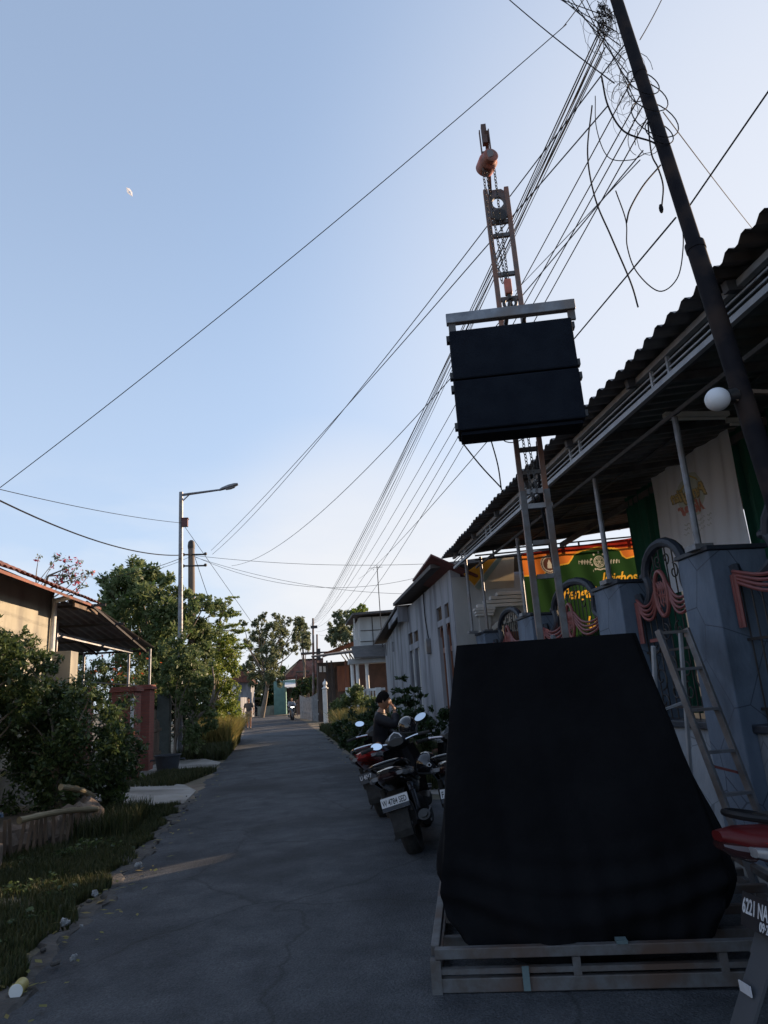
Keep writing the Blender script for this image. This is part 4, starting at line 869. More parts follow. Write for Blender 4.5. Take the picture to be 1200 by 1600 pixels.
# ---------------- grasses
def field(n, f, keep=None):
    u = rng.random((n * 3, 2)); P = f(u[:, 0], u[:, 1]); 
    if keep is not None: P = P[keep(P)]
    return P[:n]
def lerpT(tbl, y): return np.interp(y, [a for a, b in tbl], [b for a, b in tbl])
def noise2(P, s=1.0): return (np.sin(P[:, 0] * 2.1 * s + 1) * np.cos(P[:, 1] * 1.7 * s) + np.sin(P[:, 0] * 4.7 * s + P[:, 1] * 3.9 * s) * .6)
P = field(120000, lambda u, v: np.stack([lerpT(LE, 2 + 10.2 * v) - .13 - .08 * np.sin(v * 60) - 2.7 * u ** 1.25, 2 + 10.2 * v], 1), lambda P: (noise2(P, 1.6) + rng.normal(size=len(P)) * .6 > -.75))
blades(P, .075, gr_green, 'grass', 'short green verge grass beside the road on the left', w=.005, kind='stuff')
P = field(5000, lambda u, v: np.stack([-2.75 + .45 * (u - .5) * 2, 9.5 + 1.6 * v], 1)); blades(P, .26, gr_green, 'grass', 'taller grass tuft at the sunlit planter corner', w=.006, kind='stuff')
P = field(9000, lambda u, v: np.stack([-2.7 - 1.2 * u + .5 * v, 14.8 + 2.9 * v], 1)); blades(P, .14, gr_green, 'grass', 'dark grass patch between the two driveways', w=.009, kind='stuff')
P = field(16000, lambda u, v: np.stack([lerpT(LE, 21 + 9 * v) + .05 - 1.5 * u, 21 + 9 * v], 1)); blades(P, .30, gr_green, 'grass', 'green roadside weeds below the vine', w=.012, kind='stuff')
P = field(16000, lambda u, v: np.stack([lerpT(LE, 24.6 + 7.5 * v) - .05 - .9 * u * (1 - .3 * v), 24.6 + 7.5 * v], 1)); blades(P, .85, gr_gold, 'dry_grass', 'tall golden sunlit grass at the bend of the left verge', w=.012, lean=.5, kind='stuff')
P = field(42000, lambda u, v: np.stack([lerpT(RE, 11.5 + 24 * v) + .12 + (3.2 - lerpT(RE, 11.5 + 24 * v)) * u, 11.5 + 24 * v], 1)); blades(P, .30, gr_green, 'grass', 'dark weedy grass along the foot of the grey house', w=.012, kind='stuff')
P = field(5000, lambda u, v: np.stack([1.2 + 1.3 * u, 24.5 + 7 * v], 1)); blades(P, .8, gr_gold, 'dry_grass', 'dry yellow grass clump near the far driveway on the right', w=.018, lean=.5, kind='stuff')
hedge('shrub', 'low leafy weeds behind the sitting man', [(560, 1135, 22), (545, 1150, 18), (590, 1130, 22), (620, 1130, 24), (650, 1130, 24), (680, 1128, 22), (530, 1140, 12), (665, 1150, 20)], 14.8, 9000, .09, lf_dark, (2.0, 14.8, 0), dj=.8)
hedge('shrub', 'rounded green shrub before the white balustrade', [(548, 1092, 14), (562, 1095, 13), (555, 1080, 9), (575, 1100, 12), (540, 1104, 10)], 30, 4500, .14, lf_mid, (2.0, 30, 0), dj=.7)
tree('tall spindly weed against the grey plaster wall', (2.6, 17, 0), [(tuple(at(x, y, Y=17)), (r * 17 / CF, r * 17 / CF, r * .35 * 17 / CF)) for x, y, r in ((628, 1060, 9), (622, 1078, 9), (642, 1078, 10), (630, 1092, 12), (655, 1088, 8), (640, 1100, 12), (615, 1098, 9))], .16, 420, lf_dark, trunk_r=.02, name='weed', cat='weed')
hp = thing('rubble_heap', 'small heap of broken red bricks at the foot of the grey wall', 'rubble', (2.9, 14.8, 0)); g = MB(); random.seed(9)
for k in range(40):
    x, y = 2.9 + random.uniform(-.3, .27), 14.6 + random.uniform(-.8, .8); z = .1 + .3 * random.random() * (1 - abs(y - 14.6)); c = Matrix.Translation((x, y, z)) @ Matrix.Rotation(random.random() * 3, 4, 'Z') @ Matrix.Rotation(random.uniform(-.4, .4), 4, 'X')
    g.m = c; g.bx(-.1, .1, -.05, .05, -.035, .035)
g.m = Matrix.Identity(4); part('bricks', g, tilem, hp)

# ---------------- street lamp and old pole, kite, antenna
sb = Vector((at(283, 1000, Y=21.5).x, 21.5, 0)); sl_ = thing('street_lamp', 'tall grey street lamp with a single arm reaching over the road', 'street lamp', sb)
top = at(283, 769, Y=21.5); g = MB(); g.tube([sb, (top.x, 21.5, top.z)], [.085, .065], 12); part('pole', g, galv, sl_, smooth=True)
arm = at(346, 765, Y=21.5); g = MB(); g.tube([(top.x, 21.5, top.z - .10), (arm.x, 21.5, arm.z)], [.045, .032], 8); g.tube([(top.x, 21.5, top.z - .35), (top.x + .3, 21.5, top.z - .05)], .02, 6); part('arm', g, galv, sl_, smooth=True)
e = at(377, 757, Y=21.5); d = (e - arm); g = MB(); g.m = frame(arm - d * .1, (0, -1, 0), d); g.loft([(0, 0, 0, .04, .03), (0, .08, .02, .07, .045), (0, .3, .035, .11, .06), (0, .5, .04, .11, .055), (0, .62, .04, .08, .03)], 14); g.m = Matrix.Identity(4); part('lamp_head', g, galv, sl_, smooth=True)
g = MB(); g.m = frame(arm - d * .1, (0, -1, 0), d); g.loft([(0, .2, -.03, .07, .02), (0, .35, -.035, .085, .03), (0, .5, -.03, .06, .02)], 12); g.m = Matrix.Identity(4); part('lens', g, lensc, sl_, smooth=True)
jb = at(289, 817, Y=21.4); g = MB(); g.bx(jb.x - .09, jb.x + .09, jb.y - .08, jb.y + .08, jb.z - .12, jb.z + .12); g.bx(jb.x - .11, jb.x + .11, jb.y - .1, jb.y + .1, jb.z + .122, jb.z + .15); o = part('junction_box', g, M('maroon_box', (.12, .04, .04), (.10, .035, .035), scale=6, rough=.6), None); tag(o, 'small maroon junction box strapped high on the street lamp pole', 'box')
wp = Vector((at(302, 1000, Y=24).x, 24, 0)); w_t = at(299, 852, Y=24); wpl = thing('utility_pole', 'short old round-topped pole standing just behind the street lamp', 'utility pole', wp)
g = MB(); g.tube([wp, (w_t.x, 24, w_t.z)], [.13, .11], 14); part('shaft', g, polew, wpl, smooth=True)
g = MB(); g.lathe([(.12, 0), (.13, .1), (.11, .24), (.05, .3), (.001, .31)], 14, Matrix.Translation((w_t.x, 24, w_t.z - .12))); part('cap', g, iron, wpl, smooth=True)
for k, zz in enumerate((-.35, -.75)):
    g = MB(); g.tube([(w_t.x - .25, 23.9, w_t.z + zz), (w_t.x + .5, 23.9, w_t.z + zz - .02)], .03, 6); g.ball((w_t.x + .5, 23.9, w_t.z + zz), .06, 8); g.ball((w_t.x - .25, 23.9, w_t.z + zz), .06, 8); part('insulator_bracket', g, iron, wpl)
k0 = at(203, 300, Y=45); kt = thing('kite', 'small white diamond kite high in the left of the sky', 'kite', k0)
w_ = .28; g = MB(); ky = [(-.28, .42), (-.02, .30), (.18, -.02), (.20, -.42), (-.12, -.16), (-.22, -.02)]
for i in range(6):
    a, b = ky[i], ky[(i + 1) % 6]; g.add([k0 + Vector((a[0], 0, a[1])), k0 + Vector((b[0], 0, b[1])), k0 + Vector((b[0] * .3, .02, b[1] * .3)), k0 + Vector((a[0] * .3, .02, a[1] * .3))], [(0, 1, 2, 3)])
part('sail', g, clothmat('kite_paper', (.8, .8, .82), (.75, .75, .78), trans=.6), kt)
g = MB(); g.tube([k0 + Vector((-.28, .01, .42)), k0 + Vector((.20, .01, -.42))], .006, 4); g.tube([k0 + Vector((.18, .01, .1)), k0 + Vector((-.22, .01, -.1))], .006, 4); part('spar', g, bamboo, kt)

# ================================================================== FAR END OF THE STREET
def far(name, cat, label, loc): return thing(name, label, cat, loc)
def pb(g, x0, x1, yt, yb_, Y, d, gy=0):
    """box whose front face at depth Y fills the photo rectangle, d deep"""
    a = at(x0, (yt + yb_) / 2, Y=Y); b = at(x1, (yt + yb_) / 2, Y=Y); c = at((x0 + x1) / 2, yt, Y=Y); e = at((x0 + x1) / 2, yb_, Y=Y)
    g.bx(a.x, b.x, Y, Y + d, e.z if not gy else 0, c.z); return g
h2 = far('two_storey_house', 'house', 'pale panelled upper-storey house with white porch columns beyond the grey house', (4.5, 40, 0))
g = MB(); pb(g, 563, 665, 962, 1024, 40, 6); part('upper_wall', g, plaster_l, h2)
for (x, yt, yb_) in ((582, 962, 1018), (610, 964, 1018)):
    g = MB(); pb(g, x, x + 1.2, yt, yb_, 39.97, .03); part('panel_seam', g, darkin, h2)
for yy in (983, 1000):
    g = MB(); pb(g, 563, 640, yy, yy + 1, 39.965, .03); part('panel_seam', g, darkin, h2)
g = MB(); a = at(550, 960, Y=39.5); b = at(664, 952, Y=39.5); roofslab([(a.x, 39.2, a.z + .05), (b.x, 39.2, b.z + .1), (b.x, 46.5, b.z + .3), (a.x, 46.5, a.z + .2)], .12, g); part('roof', g, darkroof, h2)
g = MB(); pb(g, 553, 555, 966, 1000, 41, .15); pb(g, 560, 561.5, 966, 1000, 41, .15); part('balcony_post', g, white, h2)
g = MB(); pb(g, 545, 606, 1028, 1036, 38.5, 1.2); part('porch_beam', g, plaster_l, h2)
g = MB(); a = at(553, 1028, Y=38.2); b = at(610, 1024, Y=38.2); roofslab([(a.x, 38.2, a.z + .05), (b.x, 38.2, b.z), (b.x, 40, b.z + .75), (a.x, 40, a.z + .75)], .08, g); part('porch_roof', g, darkroof, h2)
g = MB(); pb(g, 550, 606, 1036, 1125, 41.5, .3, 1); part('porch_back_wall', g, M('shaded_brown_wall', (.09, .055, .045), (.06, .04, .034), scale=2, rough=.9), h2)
for x, w in ((551, 3.0), (559, 5), (574, 5.5)):
    g = MB(); a = at(x, 1060, Y=38.9); b = at(x, 1035, Y=38.9); g.lathe([(.14, 0), (.14, .1), (.105, .2), (.095, b.z - .2), (.14, b.z - .05), (.14, b.z)], 14, Matrix.Translation((a.x, 38.9, 0))); part('column', g, white, h2, smooth=True)
bl = far('balustrade', 'balustrade', 'white balustrade below the porch columns', (3, 37, 0))
g = MB(); pb(g, 544, 602, 1076, 1080, 37.5, .2); pb(g, 546, 602, 1094, 1110, 37.5, .2, 1); part('rail', g, white, bl)
for x in range(548, 602, 5):
    g = MB(); a = at(x, 1088, Y=37.6); z1 = at(x, 1079, Y=37.6).z; z0 = at(x, 1095, Y=37.6).z; g.lathe([(.05, z0), (.07, z0 + .15), (.035, (z0 + z1) / 2), (.06, z1 - .1), (.05, z1)], 8, Matrix.Translation((a.x, 37.6, 0))); part('baluster', g, white, bl)
for x in (545, 566, 592):
    g = MB(); pb(g, x - 4, x + 4, 1074, 1100, 37.3, .5, 1); part('pier', g, white, bl)
h3 = far('shop_house', 'house', 'dark open-fronted brown building with thin canopy roof behind the far pole', (1, 50, 0))
g = MB(); pb(g, 497, 556, 1034, 1100, 47.5, 4, 1); part('wall', g, M('smoky_brown_wall', (.085, .06, .05), (.05, .04, .036), scale=1.5, rough=.9, c3=(.03, .026, .025), s3=.8), h3)
g = MB(); pb(g, 511, 524, 1045, 1100, 47.44, .05, 1); part('doorway', g, darkin, h3)
g = MB(); a = at(487, 1026, Y=45); b = at(563, 1017, Y=45); roofslab([(a.x, 44.5, a.z), (b.x, 44.5, b.z), (b.x, 49, b.z + .4), (a.x, 49, a.z + .3)], .10, g); part('canopy', g, darkroof, h3)
g = MB(); a = at(470, 1021, Y=52); b = at(512, 1019, Y=52); roofslab([(a.x, 51, a.z), (b.x, 51, b.z), (b.x, 56, b.z + .3), (a.x, 56, a.z + .2)], .10, g); part('canopy', g, darkroof, h3)
g = MB(); a = at(525, 1018, Y=53); b = at(550, 999, Y=53); tiles(g, a.x - 1, a.z - .3, b.x + 1.4, b.z, 50, 56, rows=4, pitch=.3); part('roof', g, tilem, h3)
for x, m_ in ((512, darkin), (519, darkin), (541, woodr), (552, white)):
    g = MB(); pb(g, x - 1.2, x + 1.2, 1032, 1100, 45.3, .12, 1); part('post', g, m_, h3)
for x0, x1 in ((499, 503), (505, 509)):
    g = MB(); pb(g, x0, x1, 1041, 1050, 47.4, .08); part('window', g, white, h3)
g = MB(); pb(g, 527, 546, 1040, 1080, 47.4, .06); part('shutter', g, woodr, h3)
gp2 = far('white_gate_post', 'gate post', 'white gate post with a pointed lantern finial near the far pole', (at(508, 1090, Y=44).x, 44, 0))
g = MB(); pb(g, 504.5, 511.5, 1077, 1112, 44, .3, 1); part('shaft', g, white, gp2, bevel=.02)
a = at(508, 1075, Y=44.1); g = MB(); g.lathe([(.2, 0), (.21, .06), (.12, .1), (.08, .18), (.15, .28), (.13, .4), (.04, .5), (.001, .62)], 12, Matrix.Translation((a.x, 44.15, a.z - .05))); part('finial', g, white, gp2, smooth=True)
pf = far('picket_fence', 'fence', 'grey-white picket fence on the outside of the far bend', (0, 54, 0))
g = MB(); y0, y1 = 48, 60
for k in range(26):
    u = k / 25; x = at(496, 1100, Y=48).x * (1 - u) + at(469, 1100, Y=60).x * u; y = y0 + (y1 - y0) * u; h = 1.85 - .25 * math.sin(u * 3.1); g.bx(x - .03, x + .03, y, y + .33, 0, h + .05 * (k % 2))
part('pickets', g, M('greyed_white_planks', (.36, .36, .36), (.24, .24, .245), scale=4, rough=.9), pf)
g = MB(); a = Vector((at(496, 1100, Y=48).x + .05, 48, .5)); b = Vector((at(469, 1100, Y=60).x + .05, 60, .5)); g.bar(a, b, .05, .08); g.bar(a + Vector((0, 0, .9)), b + Vector((0, 0, .9)), .05, .08); part('rail', g, white, pf)
fpB = Vector((.42, 51, 0)); fpT = at(489, 966, Y=51); fpl = far('utility_pole', 'utility pole', 'rust-red steel pole with paint-flaked band at the far right kerb', fpB)
g = MB(); g.tube([fpB, fpT], [.11, .07], 12); part('shaft', g, rustpole, fpl, smooth=True)
g = MB(); g.tube([fpB + Vector((.28, .05, 0)), fpT + Vector((.25, .05, -1.2))], .07, 10); o = part('companion_pole', g, rustpole, fpl, smooth=True)
g = MB(); a = fpT + Vector((.3, -.1, -2.6)); g.bx(a.x - .1, a.x + .15, a.y - .1, a.y + .1, a.z - .5, a.z + .35); part('cable_box', g, iron, fpl); g = MB(); g.bx(fpT.x - .2, fpT.x + .3, 50.9, 51.1, fpT.z - .75, fpT.z - .55); part('crossarm', g, iron, fpl)
an = at(596, 985, Y=36); at_ = at(589, 884, Y=36); t = far('antenna_mast', 'antenna', 'thin television antenna mast above the grey house eaves', (an.x, 36, 4)); g = MB(); g.tube([(an.x, 36, 3.9), (at_.x, 36, at_.z)], .025, 6); part('mast', g, iron, t)
g = MB(); g.tube([(at_.x - .45, 36, at_.z - .12), (at_.x + .3, 36, at_.z - .08)], .012, 5); g.tube([(at_.x - .2, 35.8, at_.z - .2), (at_.x - .2, 36.2, at_.z - .2)], .012, 5); g.tube([(at_.x + .1, 35.7, at_.z - .09), (at_.x + .1, 36.3, at_.z - .09)], .012, 5); part('aerial', g, iron, t)
# centre: low wall, green shop, brown roof, left far house
fw = far('low_wall', 'wall', 'low yellowish garden wall closing the view at the bend', (-5, 84, 0)); g = MB(); pb(g, 388, 446, 1103, 1122, 84, .4, 1); part('wall_body', g, cream, fw)
gs = far('green_shop', 'shop', 'pale green shop with awning and dark doorway at the bend', (-2, 80, 0))
g = MB(); pb(g, 428, 447, 1064, 1118, 82, 4, 1); part('wall', g, teal, gs); g = MB(); pb(g, 447, 472, 1062, 1072, 80, 4); pb(g, 445, 447, 1062, 1118, 80, 3, 1); part('front', g, white if False else teal, gs)
g = MB(); pb(g, 447, 472, 1074, 1118, 83, 1, 1); part('doorway', g, darkin, gs)
g = MB(); a = at(445, 1073, Y=79); b = at(472, 1074, Y=79); roofslab([(a.x, 78.5, a.z), (b.x, 78.5, b.z), (b.x, 80, b.z + .5), (a.x, 80, a.z + .5)], .08, g); part('awning', g, white, gs)
br = far('tiled_house', 'house', 'low brown-tiled house partly behind the pom-pom tree', (-3, 74, 0))
g = MB(); a = at(432, 1062, Y=74); b = at(468, 1030, Y=74); g.add([a, at(505, 1054, Y=70), at(505, 1028, Y=74), b], [(0, 1, 2, 3)]); roofslab([a, at(505, 1054, Y=70), at(505, 1028, Y=74), b], .15, g); part('roof', g, tilem, br)
g = MB(); pb(g, 462, 505, 1055, 1100, 74.5, 3, 1); part('wall', g, brownw, br)
g = MB(); g.bar(at(436, 1064, Y=71), at(463, 1036, Y=71), .22, .15); part('ridge_board', g, cream, br)
g = MB(); pb(g, 462, 484, 1048, 1050, 68, 2); pb(g, 463, 464, 1050, 1100, 68, .2, 1); part('canopy', g, darkroof, br)
lf = far('grey_gabled_house', 'house', 'grey gabled house with brown tiles peeping beyond the vine', (-8, 62, 0))
g = MB(); pb(g, 362, 392, 1064, 1110, 74, 5, 1); part('wall', g, plaster, lf)
g = MB(); a = at(357, 1065, Y=73.5); b = at(398, 1067, Y=73.5); c = at(376, 1040, Y=73.5); g.prism([(a.x, a.z), (b.x, b.z), (c.x, c.z)], 6, frame((0, 79.5, 0), (1, 0, 0), (0, 0, 1))); part('roof', g, tilem, lf)
ws = far('white_wall_panel', 'wall', 'sunlit white wall edge beside the walking man', (-4.7, 44, 0)); g = MB(); pb(g, 356, 360.5, 1072, 1124, 42, 3, 1); part('wall_body', g, white, ws)
ws2 = far('garden_wall', 'wall', 'grey shaded wall behind the walking man', (-5, 52, 0)); g = MB(); pb(g, 361, 376, 1090, 1132, 50, 6, 1); part('wall_body', g, plaster, ws2)
tb = MB(); a = at(363, 1116, Y=41); tb.grid(lambda u, v: (a.x + (u - .5) * .5 + .06 * math.sin(v * 5), 41 + .1 * math.sin(u * 8), a.z + .7 - 1.9 * v * (1 - .25 * abs(u - .4))), 8, 10); o = part('tarpaulin', tb, M('pale_blue_tarp', (.4, .47, .5), (.33, .4, .44), scale=3, rough=.6), None, smooth=True); tag(o, 'pale bluish tarpaulin hanging down beside the white wall edge', 'tarpaulin')
# distant trees
tree('airy tree with pom-pom leaf clusters at the bend of the road', (at(408, 1105, Y=70).x, 70, 0),
     pclumps([(408, 968, 6), (430, 962, 5), (400, 975, 6), (440, 975, 11), (452, 970, 5), (465, 972, 6), (420, 985, 12), (398, 992, 9), (438, 995, 15), (405, 1010, 13), (425, 1020, 16), (400, 1035, 14), (445, 1015, 10), (385, 1005, 7), (470, 985, 9), (477, 1005, 9), (462, 998, 8), (460, 1015, 6), (420, 1045, 15), (400, 1060, 16), (430, 1060, 12), (385, 1040, 8), (412, 960, 4), (381, 975, 6)], 70, 3), .24, 26000, lf_grey, trunk_r=.22)
tree('thin tree beside the pole at the bend', (at(474, 1100, Y=66).x, 66, 0), pclumps([(470, 972, 8), (478, 992, 8), (476, 1010, 8), (463, 990, 6)], 66, 1), .3, 1800, lf_grey, trunk_r=.12, trunk_top=tuple(at(471, 985, Y=66)))
tree('pale loose tree rising behind the shop house roofs', (5.5, 62, 0), pclumps([(530, 970, 11), (545, 965, 10), (522, 985, 12), (540, 985, 13), (555, 980, 12), (530, 1000, 13), (548, 1000, 12), (518, 998, 7), (562, 990, 10), (525, 962, 5)], 60, 3), .22, 13000, lf_grey, trunk_r=.2)
tree('small treetop peeping above the flat roof of the pale upper storey', (7.5, 62, 0), pclumps([(557, 955, 9), (565, 950, 7), (566, 962, 8), (550, 962, 7)], 60, 2), .28, 1800, lf_brt, trunk_r=.15)
tree('dark spreading tree filling the far left side of the bend', (-10, 86, 0), pclumps([(380, 1080, 16), (400, 1085, 16), (420, 1085, 16), (385, 1098, 14), (408, 1098, 14), (428, 1098, 10), (368, 1070, 12), (395, 1070, 14), (420, 1072, 12), (440, 1050, 8)], 88, 2), .45, 9000, lf_dark, trunk_r=.3)
tree('dark hedge above the picket fence', (0, 60, 0), pclumps([(470, 1075, 10), (480, 1070, 10), (490, 1068, 10), (462, 1082, 8), (475, 1085, 8), (496, 1078, 9)], 62, 1), .25, 4000, lf_dark, trunk_r=.06, name='hedge', cat='hedge')
tree('low bush by the far gate post', (1.6, 42, 0), pclumps([(525, 1100, 8), (535, 1108, 8), (520, 1110, 7)], 42, 1), .2, 1600, lf_mid, trunk_r=.04, name='bush', cat='bush')
# tree line closing the horizon
V = []; C_ = []; R_ = []
for k in range(90):
    a = R(-75 + 150 * k / 89); r = 190 + 25 * math.sin(k * 1.7); h = 5 + 2.5 * math.sin(k * 2.3) + 1.5 * math.sin(k * .9); C_.append((r * math.sin(a), r * math.cos(a), h * .45)); R_.append((8, 5, h * .6))
V, F = leaf_arrays(C_, R_, 24000, 1.1, 0, .8); o = fastmesh('treeline', V, F, lf_dark, None); tag(o, 'dark distant treeline on the horizon', kind='stuff')
rb = MB(); random.seed(21)
for k in range(70):
    y = random.uniform(-1, 14); x = interp(LE, y) + random.uniform(-.34, .10); s_ = random.uniform(.008, .028); rb.ball((x, y, .03 + s_ * .3), (s_, s_ * .8, s_ * .6), 6, Matrix.Rotation(random.random() * 3, 3, 'Z'))
for k in range(60):
    y = random.uniform(14, 36); x = interp(RE, y) + random.uniform(-.1, .6); s_ = random.uniform(.02, .06); rb.ball((x, y, s_ * .3), (s_, s_ * .8, s_ * .6), 6)
o = part('pebbles', rb, kerbm, None); tag(o, 'scattered pebbles and crumbled concrete along the road edges', kind='stuff')
V, F = leaf_arrays([(interp(LE, y) - .25 - 1.9 * random.random(), y, .05) for y in [2.5 + 9.5 * random.random() for _ in range(60)]], [(.16, .16, .06)] * 60, 5200, .045, 0, .5, .4, .6)
fastmesh('weeds', V, F, lf_hedge, None, label='broad-leaved weeds mixed into the left verge grass', kind='stuff')
n_ = 420; yy = rng.random(n_) * 26 + 2; side_ = rng.random(n_) < .6; xx = np.where(side_, lerpT(LE, yy) + .25 * rng.normal(size=n_) - .05, lerpT(RE, yy) + .3 * rng.normal(size=n_)); xx = np.where((~side_) & (yy < 10.5), -1.8 + .2 * rng.normal(size=n_), xx)
a_ = rng.random(n_) * 6.28; l_ = .02 + .03 * rng.random(n_); c_, s2_ = np.cos(a_) * l_, np.sin(a_) * l_; z_ = .035 + .012 * rng.random(n_)
V = np.stack([np.stack([xx - c_, yy - s2_, z_], 1), np.stack([xx + s2_ * .45, yy - c_ * .45, z_ + .006], 1), np.stack([xx + c_, yy + s2_, z_ + .008], 1), np.stack([xx - s2_ * .45, yy + c_ * .45, z_ + .004], 1)], 1).reshape(-1, 3)
fastmesh('fallen_leaves', V, np.arange(n_ * 4).reshape(-1, 4), gr_gold, None, label='dry fallen leaves scattered along both road edges', kind='stuff')
# litter
cu = thing('paper_cup', 'yellowish paper cup with white end lying on the left road edge', 'cup', (-1.86, 4.98, .04))
c0 = at(25, 1543, Z=.075); c1 = at(40, 1526, Z=.075); c1 = c0 + (c1 - c0).normalized() * .11; g = MB(); ax = (c1 - c0).normalized(); q = ax.to_track_quat('Z', 'Y').to_matrix().to_4x4(); q.translation = c0 + Vector((0, 0, -.02))
g.lathe([(.036, 0), (.040, .004), (.038, .012), (.030, .018), (.036, .024), (.034, .05), (.037, .105), (.034, .11)], 20, q); part('cup_body', g, cupm, cu, smooth=True)
g = MB(); g.lathe([(.001, -.002), (.037, -.002), (.038, .005)], 20, q); part('cup_end', g, white, cu)
for k, (px, py, lab, s_) in enumerate(((100, 1443, 'crumpled white plastic wrapper on the edge strip above the cup', .05), (148, 1396, 'clear plastic cup standing in the verge grass', .04), (215, 1353, 'pale plastic scrap in the strip of sunlight', .045), (127, 1447, 'tiny white paper scrap at the asphalt edge', .018), (115, 1452 + 45, 'white stone chip at the edge of the asphalt', .028))):
    p = at(px, py, Z=.05); g = MB(); random.seed(k)
    for _ in range(7): g.ball(p + Vector((random.uniform(-1, 1) * s_ * .5, random.uniform(-1, 1) * s_ * .5, random.uniform(-.2, .5) * s_)), (s_ * random.uniform(.3, .6), s_ * .35, s_ * random.uniform(.2, .6)), 5, Matrix.Rotation(random.random() * 3, 3, 'Y'))
    o = part('litter_scrap', g, litter, None); tag(o, lab, 'litter', 'litter along the road edge')

# ================================================================== LIFTING RIG
RO = Vector((.62, 3.99, 0)); RA = R(-13); RM = Matrix.Translation(RO) @ Matrix.Rotation(RA, 4, 'Z')
def rig(name, label, cat, loc=(0, 0, 0), group=None): return thing(name, label, cat, RM @ Vector(loc), RA, group)
def RMB(): g = MB(); g.m = RM; return g
bs = rig('steel_base_frame', 'rust-flecked steel base frame lying on the road under the black cloth', 'base frame', (1.1, .9, 0))
BW, BD = 2.15, 1.9
for nm, bars in (('top_rail', [((0, 0, .22), (BW, 0, .22)), ((0, BD, .22), (BW, BD, .22)), ((0, .04, .22), (0, BD - .04, .22)), ((BW, .04, .22), (BW, BD - .04, .22))]),
                 ('lower_rail', [((0, 0, .075), (BW, 0, .075)), ((0, BD, .075), (BW, BD, .075)), ((0, .04, .075), (0, BD - .04, .075)), ((BW, .04, .075), (BW, BD - .04, .075))]),
                 ('cross_bar', [((.03, y, .165), (BW - .03, y, .165)) for y in (.35, .75, 1.15, 1.55)])):
    for a, b in bars:
        g = RMB(); wd = .045 if nm != 'lower_rail' else .04; g.bar(a, b, wd, .05 if nm != 'lower_rail' else .065); part(nm, g, rustst, bs, bevel=.004)
for (x, y) in ((0, 0), (BW, 0), (0, BD), (BW, BD), (.72, 0), (1.44, 0)):
    g = RMB(); w_ = .027 if x in (0, BW) else .02; y_ = y if x in (0, BW) else y; g.bx(x - w_, x + w_, y_ - w_ + .0, y_ + w_, .025 if x in (0, BW) else .108, .193); part('leg', g, rustst, bs)
g = RMB(); g.bx(-.05, .62, -.075, .02, .002, .024); part('foot_plate', g, galv, bs, bevel=.003)
g = RMB(); g.bx(BW - .4, BW + .05, -.07, .02, .002, .024); part('foot_plate', g, galv, bs, bevel=.003)
g = RMB(); g.bx(.02, BW - .02, -.018, .018, .125, .150); part('middle_rail', g, rustst, bs)
g = RMB(); g.bx(.44, .475, -.034, -.026, .05, .16); g.bx(.93, .985, -.03, .03, .246, .262); o = part('tape_patch', g, M('faded_tape', (.11, .16, .17), (.08, .12, .13), scale=9, rough=.7), bs)
# cloth-covered stack: draped shell with folds
ck = rig('covered_speaker_stack', 'tall equipment stack draped in black cloth standing on the steel base frame', 'covered stack', (.8, .8, .25))
def lerpt(t, x):
    return float(np.interp(x, [a for a, b in t], [b for a, b in t]))
UL = [(.09, .20), (.24, .15), (.34, .07), (.46, .04), (.7, .09), (.9, .11), (1.4, .175), (1.80, .255), (1.9, .27)]
UR = [(.09, 1.38), (.24, 1.50), (.34, 1.57), (.46, 1.63), (.69, 1.62), (1.01, 1.51), (1.36, 1.41), (1.80, 1.31), (1.9, 1.31)]
def cloth(u, v):
    ZT = 1.80; k = u * 4; side = int(k) % 4; f = k - int(k)
    # bottom hem: sags at the front middle, hangs longer at the left rear
    hem = .225 - .125 * math.sin(math.pi * min(1, max(0, f))) ** .8 if side == 0 else (.30 + .06 * math.sin(f * 9) if side == 1 else (.33 + .03 * math.sin(f * 7)))
    if side == 3: hem = .40 - .12 * f + .05 * math.sin(f * 11)
    z = hem + (ZT - hem) * (v ** .85)
    l, r = lerpt(UL, z), lerpt(UR, z); fr = .13 - .10 * math.exp(-((z - .25) / .22) ** 2) * math.sin(math.pi * min(1, max(0, (f if side == 0 else .5)))) ; bk = 1.18 + .30 * (1 - z / 1.8)
    frc = .13 + .03 * (1 - z / 1.8)
    C = [(l, frc), (r, frc + .02), (r + .14 * (1 - z / 2.6) + .13 * (z / 1.8), bk), (l - .0, bk)]
    a, b = C[side], C[(side + 1) % 4]; x = a[0] + (b[0] - a[0]) * f; y = a[1] + (b[1] - a[1]) * f
    if side == 0: y = frc + .02 * f - (frc - fr) * 1.0
    amp = (1 - z / 1.9) ** 1.2
    fold = amp * (.026 * math.sin(u * 61 + 2.2 * z + 2 * math.sin(3 * z)) + .020 * math.sin(u * 127 + 1.4 + 3 * z) * max(0, math.sin(u * 17 + z)) + .036 * math.sin(u * 33 - 5 * z) + .022 * math.sin(u * 88 + 6 * z) * max(0, math.sin(u * 9 + 1)) + .008 * math.sin(u * 240 + 4 * z)) + .010 * amp * math.sin(14 * z + 5 * u + 3 * math.sin(4 * f))
    # swags sagging across the lower front
    if side == 0: fold += .018 * math.sin((z - .14 * (2 * f - 1) ** 2) * 42) * math.exp(-((z - .42) / .17) ** 2)
    nrm = [(0, -1), (1, 0), (0, 1), (-1, 0)][side]
    # round the corners
    cr = .035; e = min(f, 1 - f); ins = cr * max(0, 1 - e / .05) ** 2 * .6
    return RM @ Vector((x + nrm[0] * (fold - ins), y + nrm[1] * (fold - ins), z))
g = MB(); g.grid(cloth, 320, 72, closed=True)
n = len(g.v) - 320; cx = RM @ Vector((.8, .65, 1.822)); g.v.append(tuple(cx)); g.f += [(n + i, n + (i + 1) % 320, len(g.v) - 1) for i in range(320)]
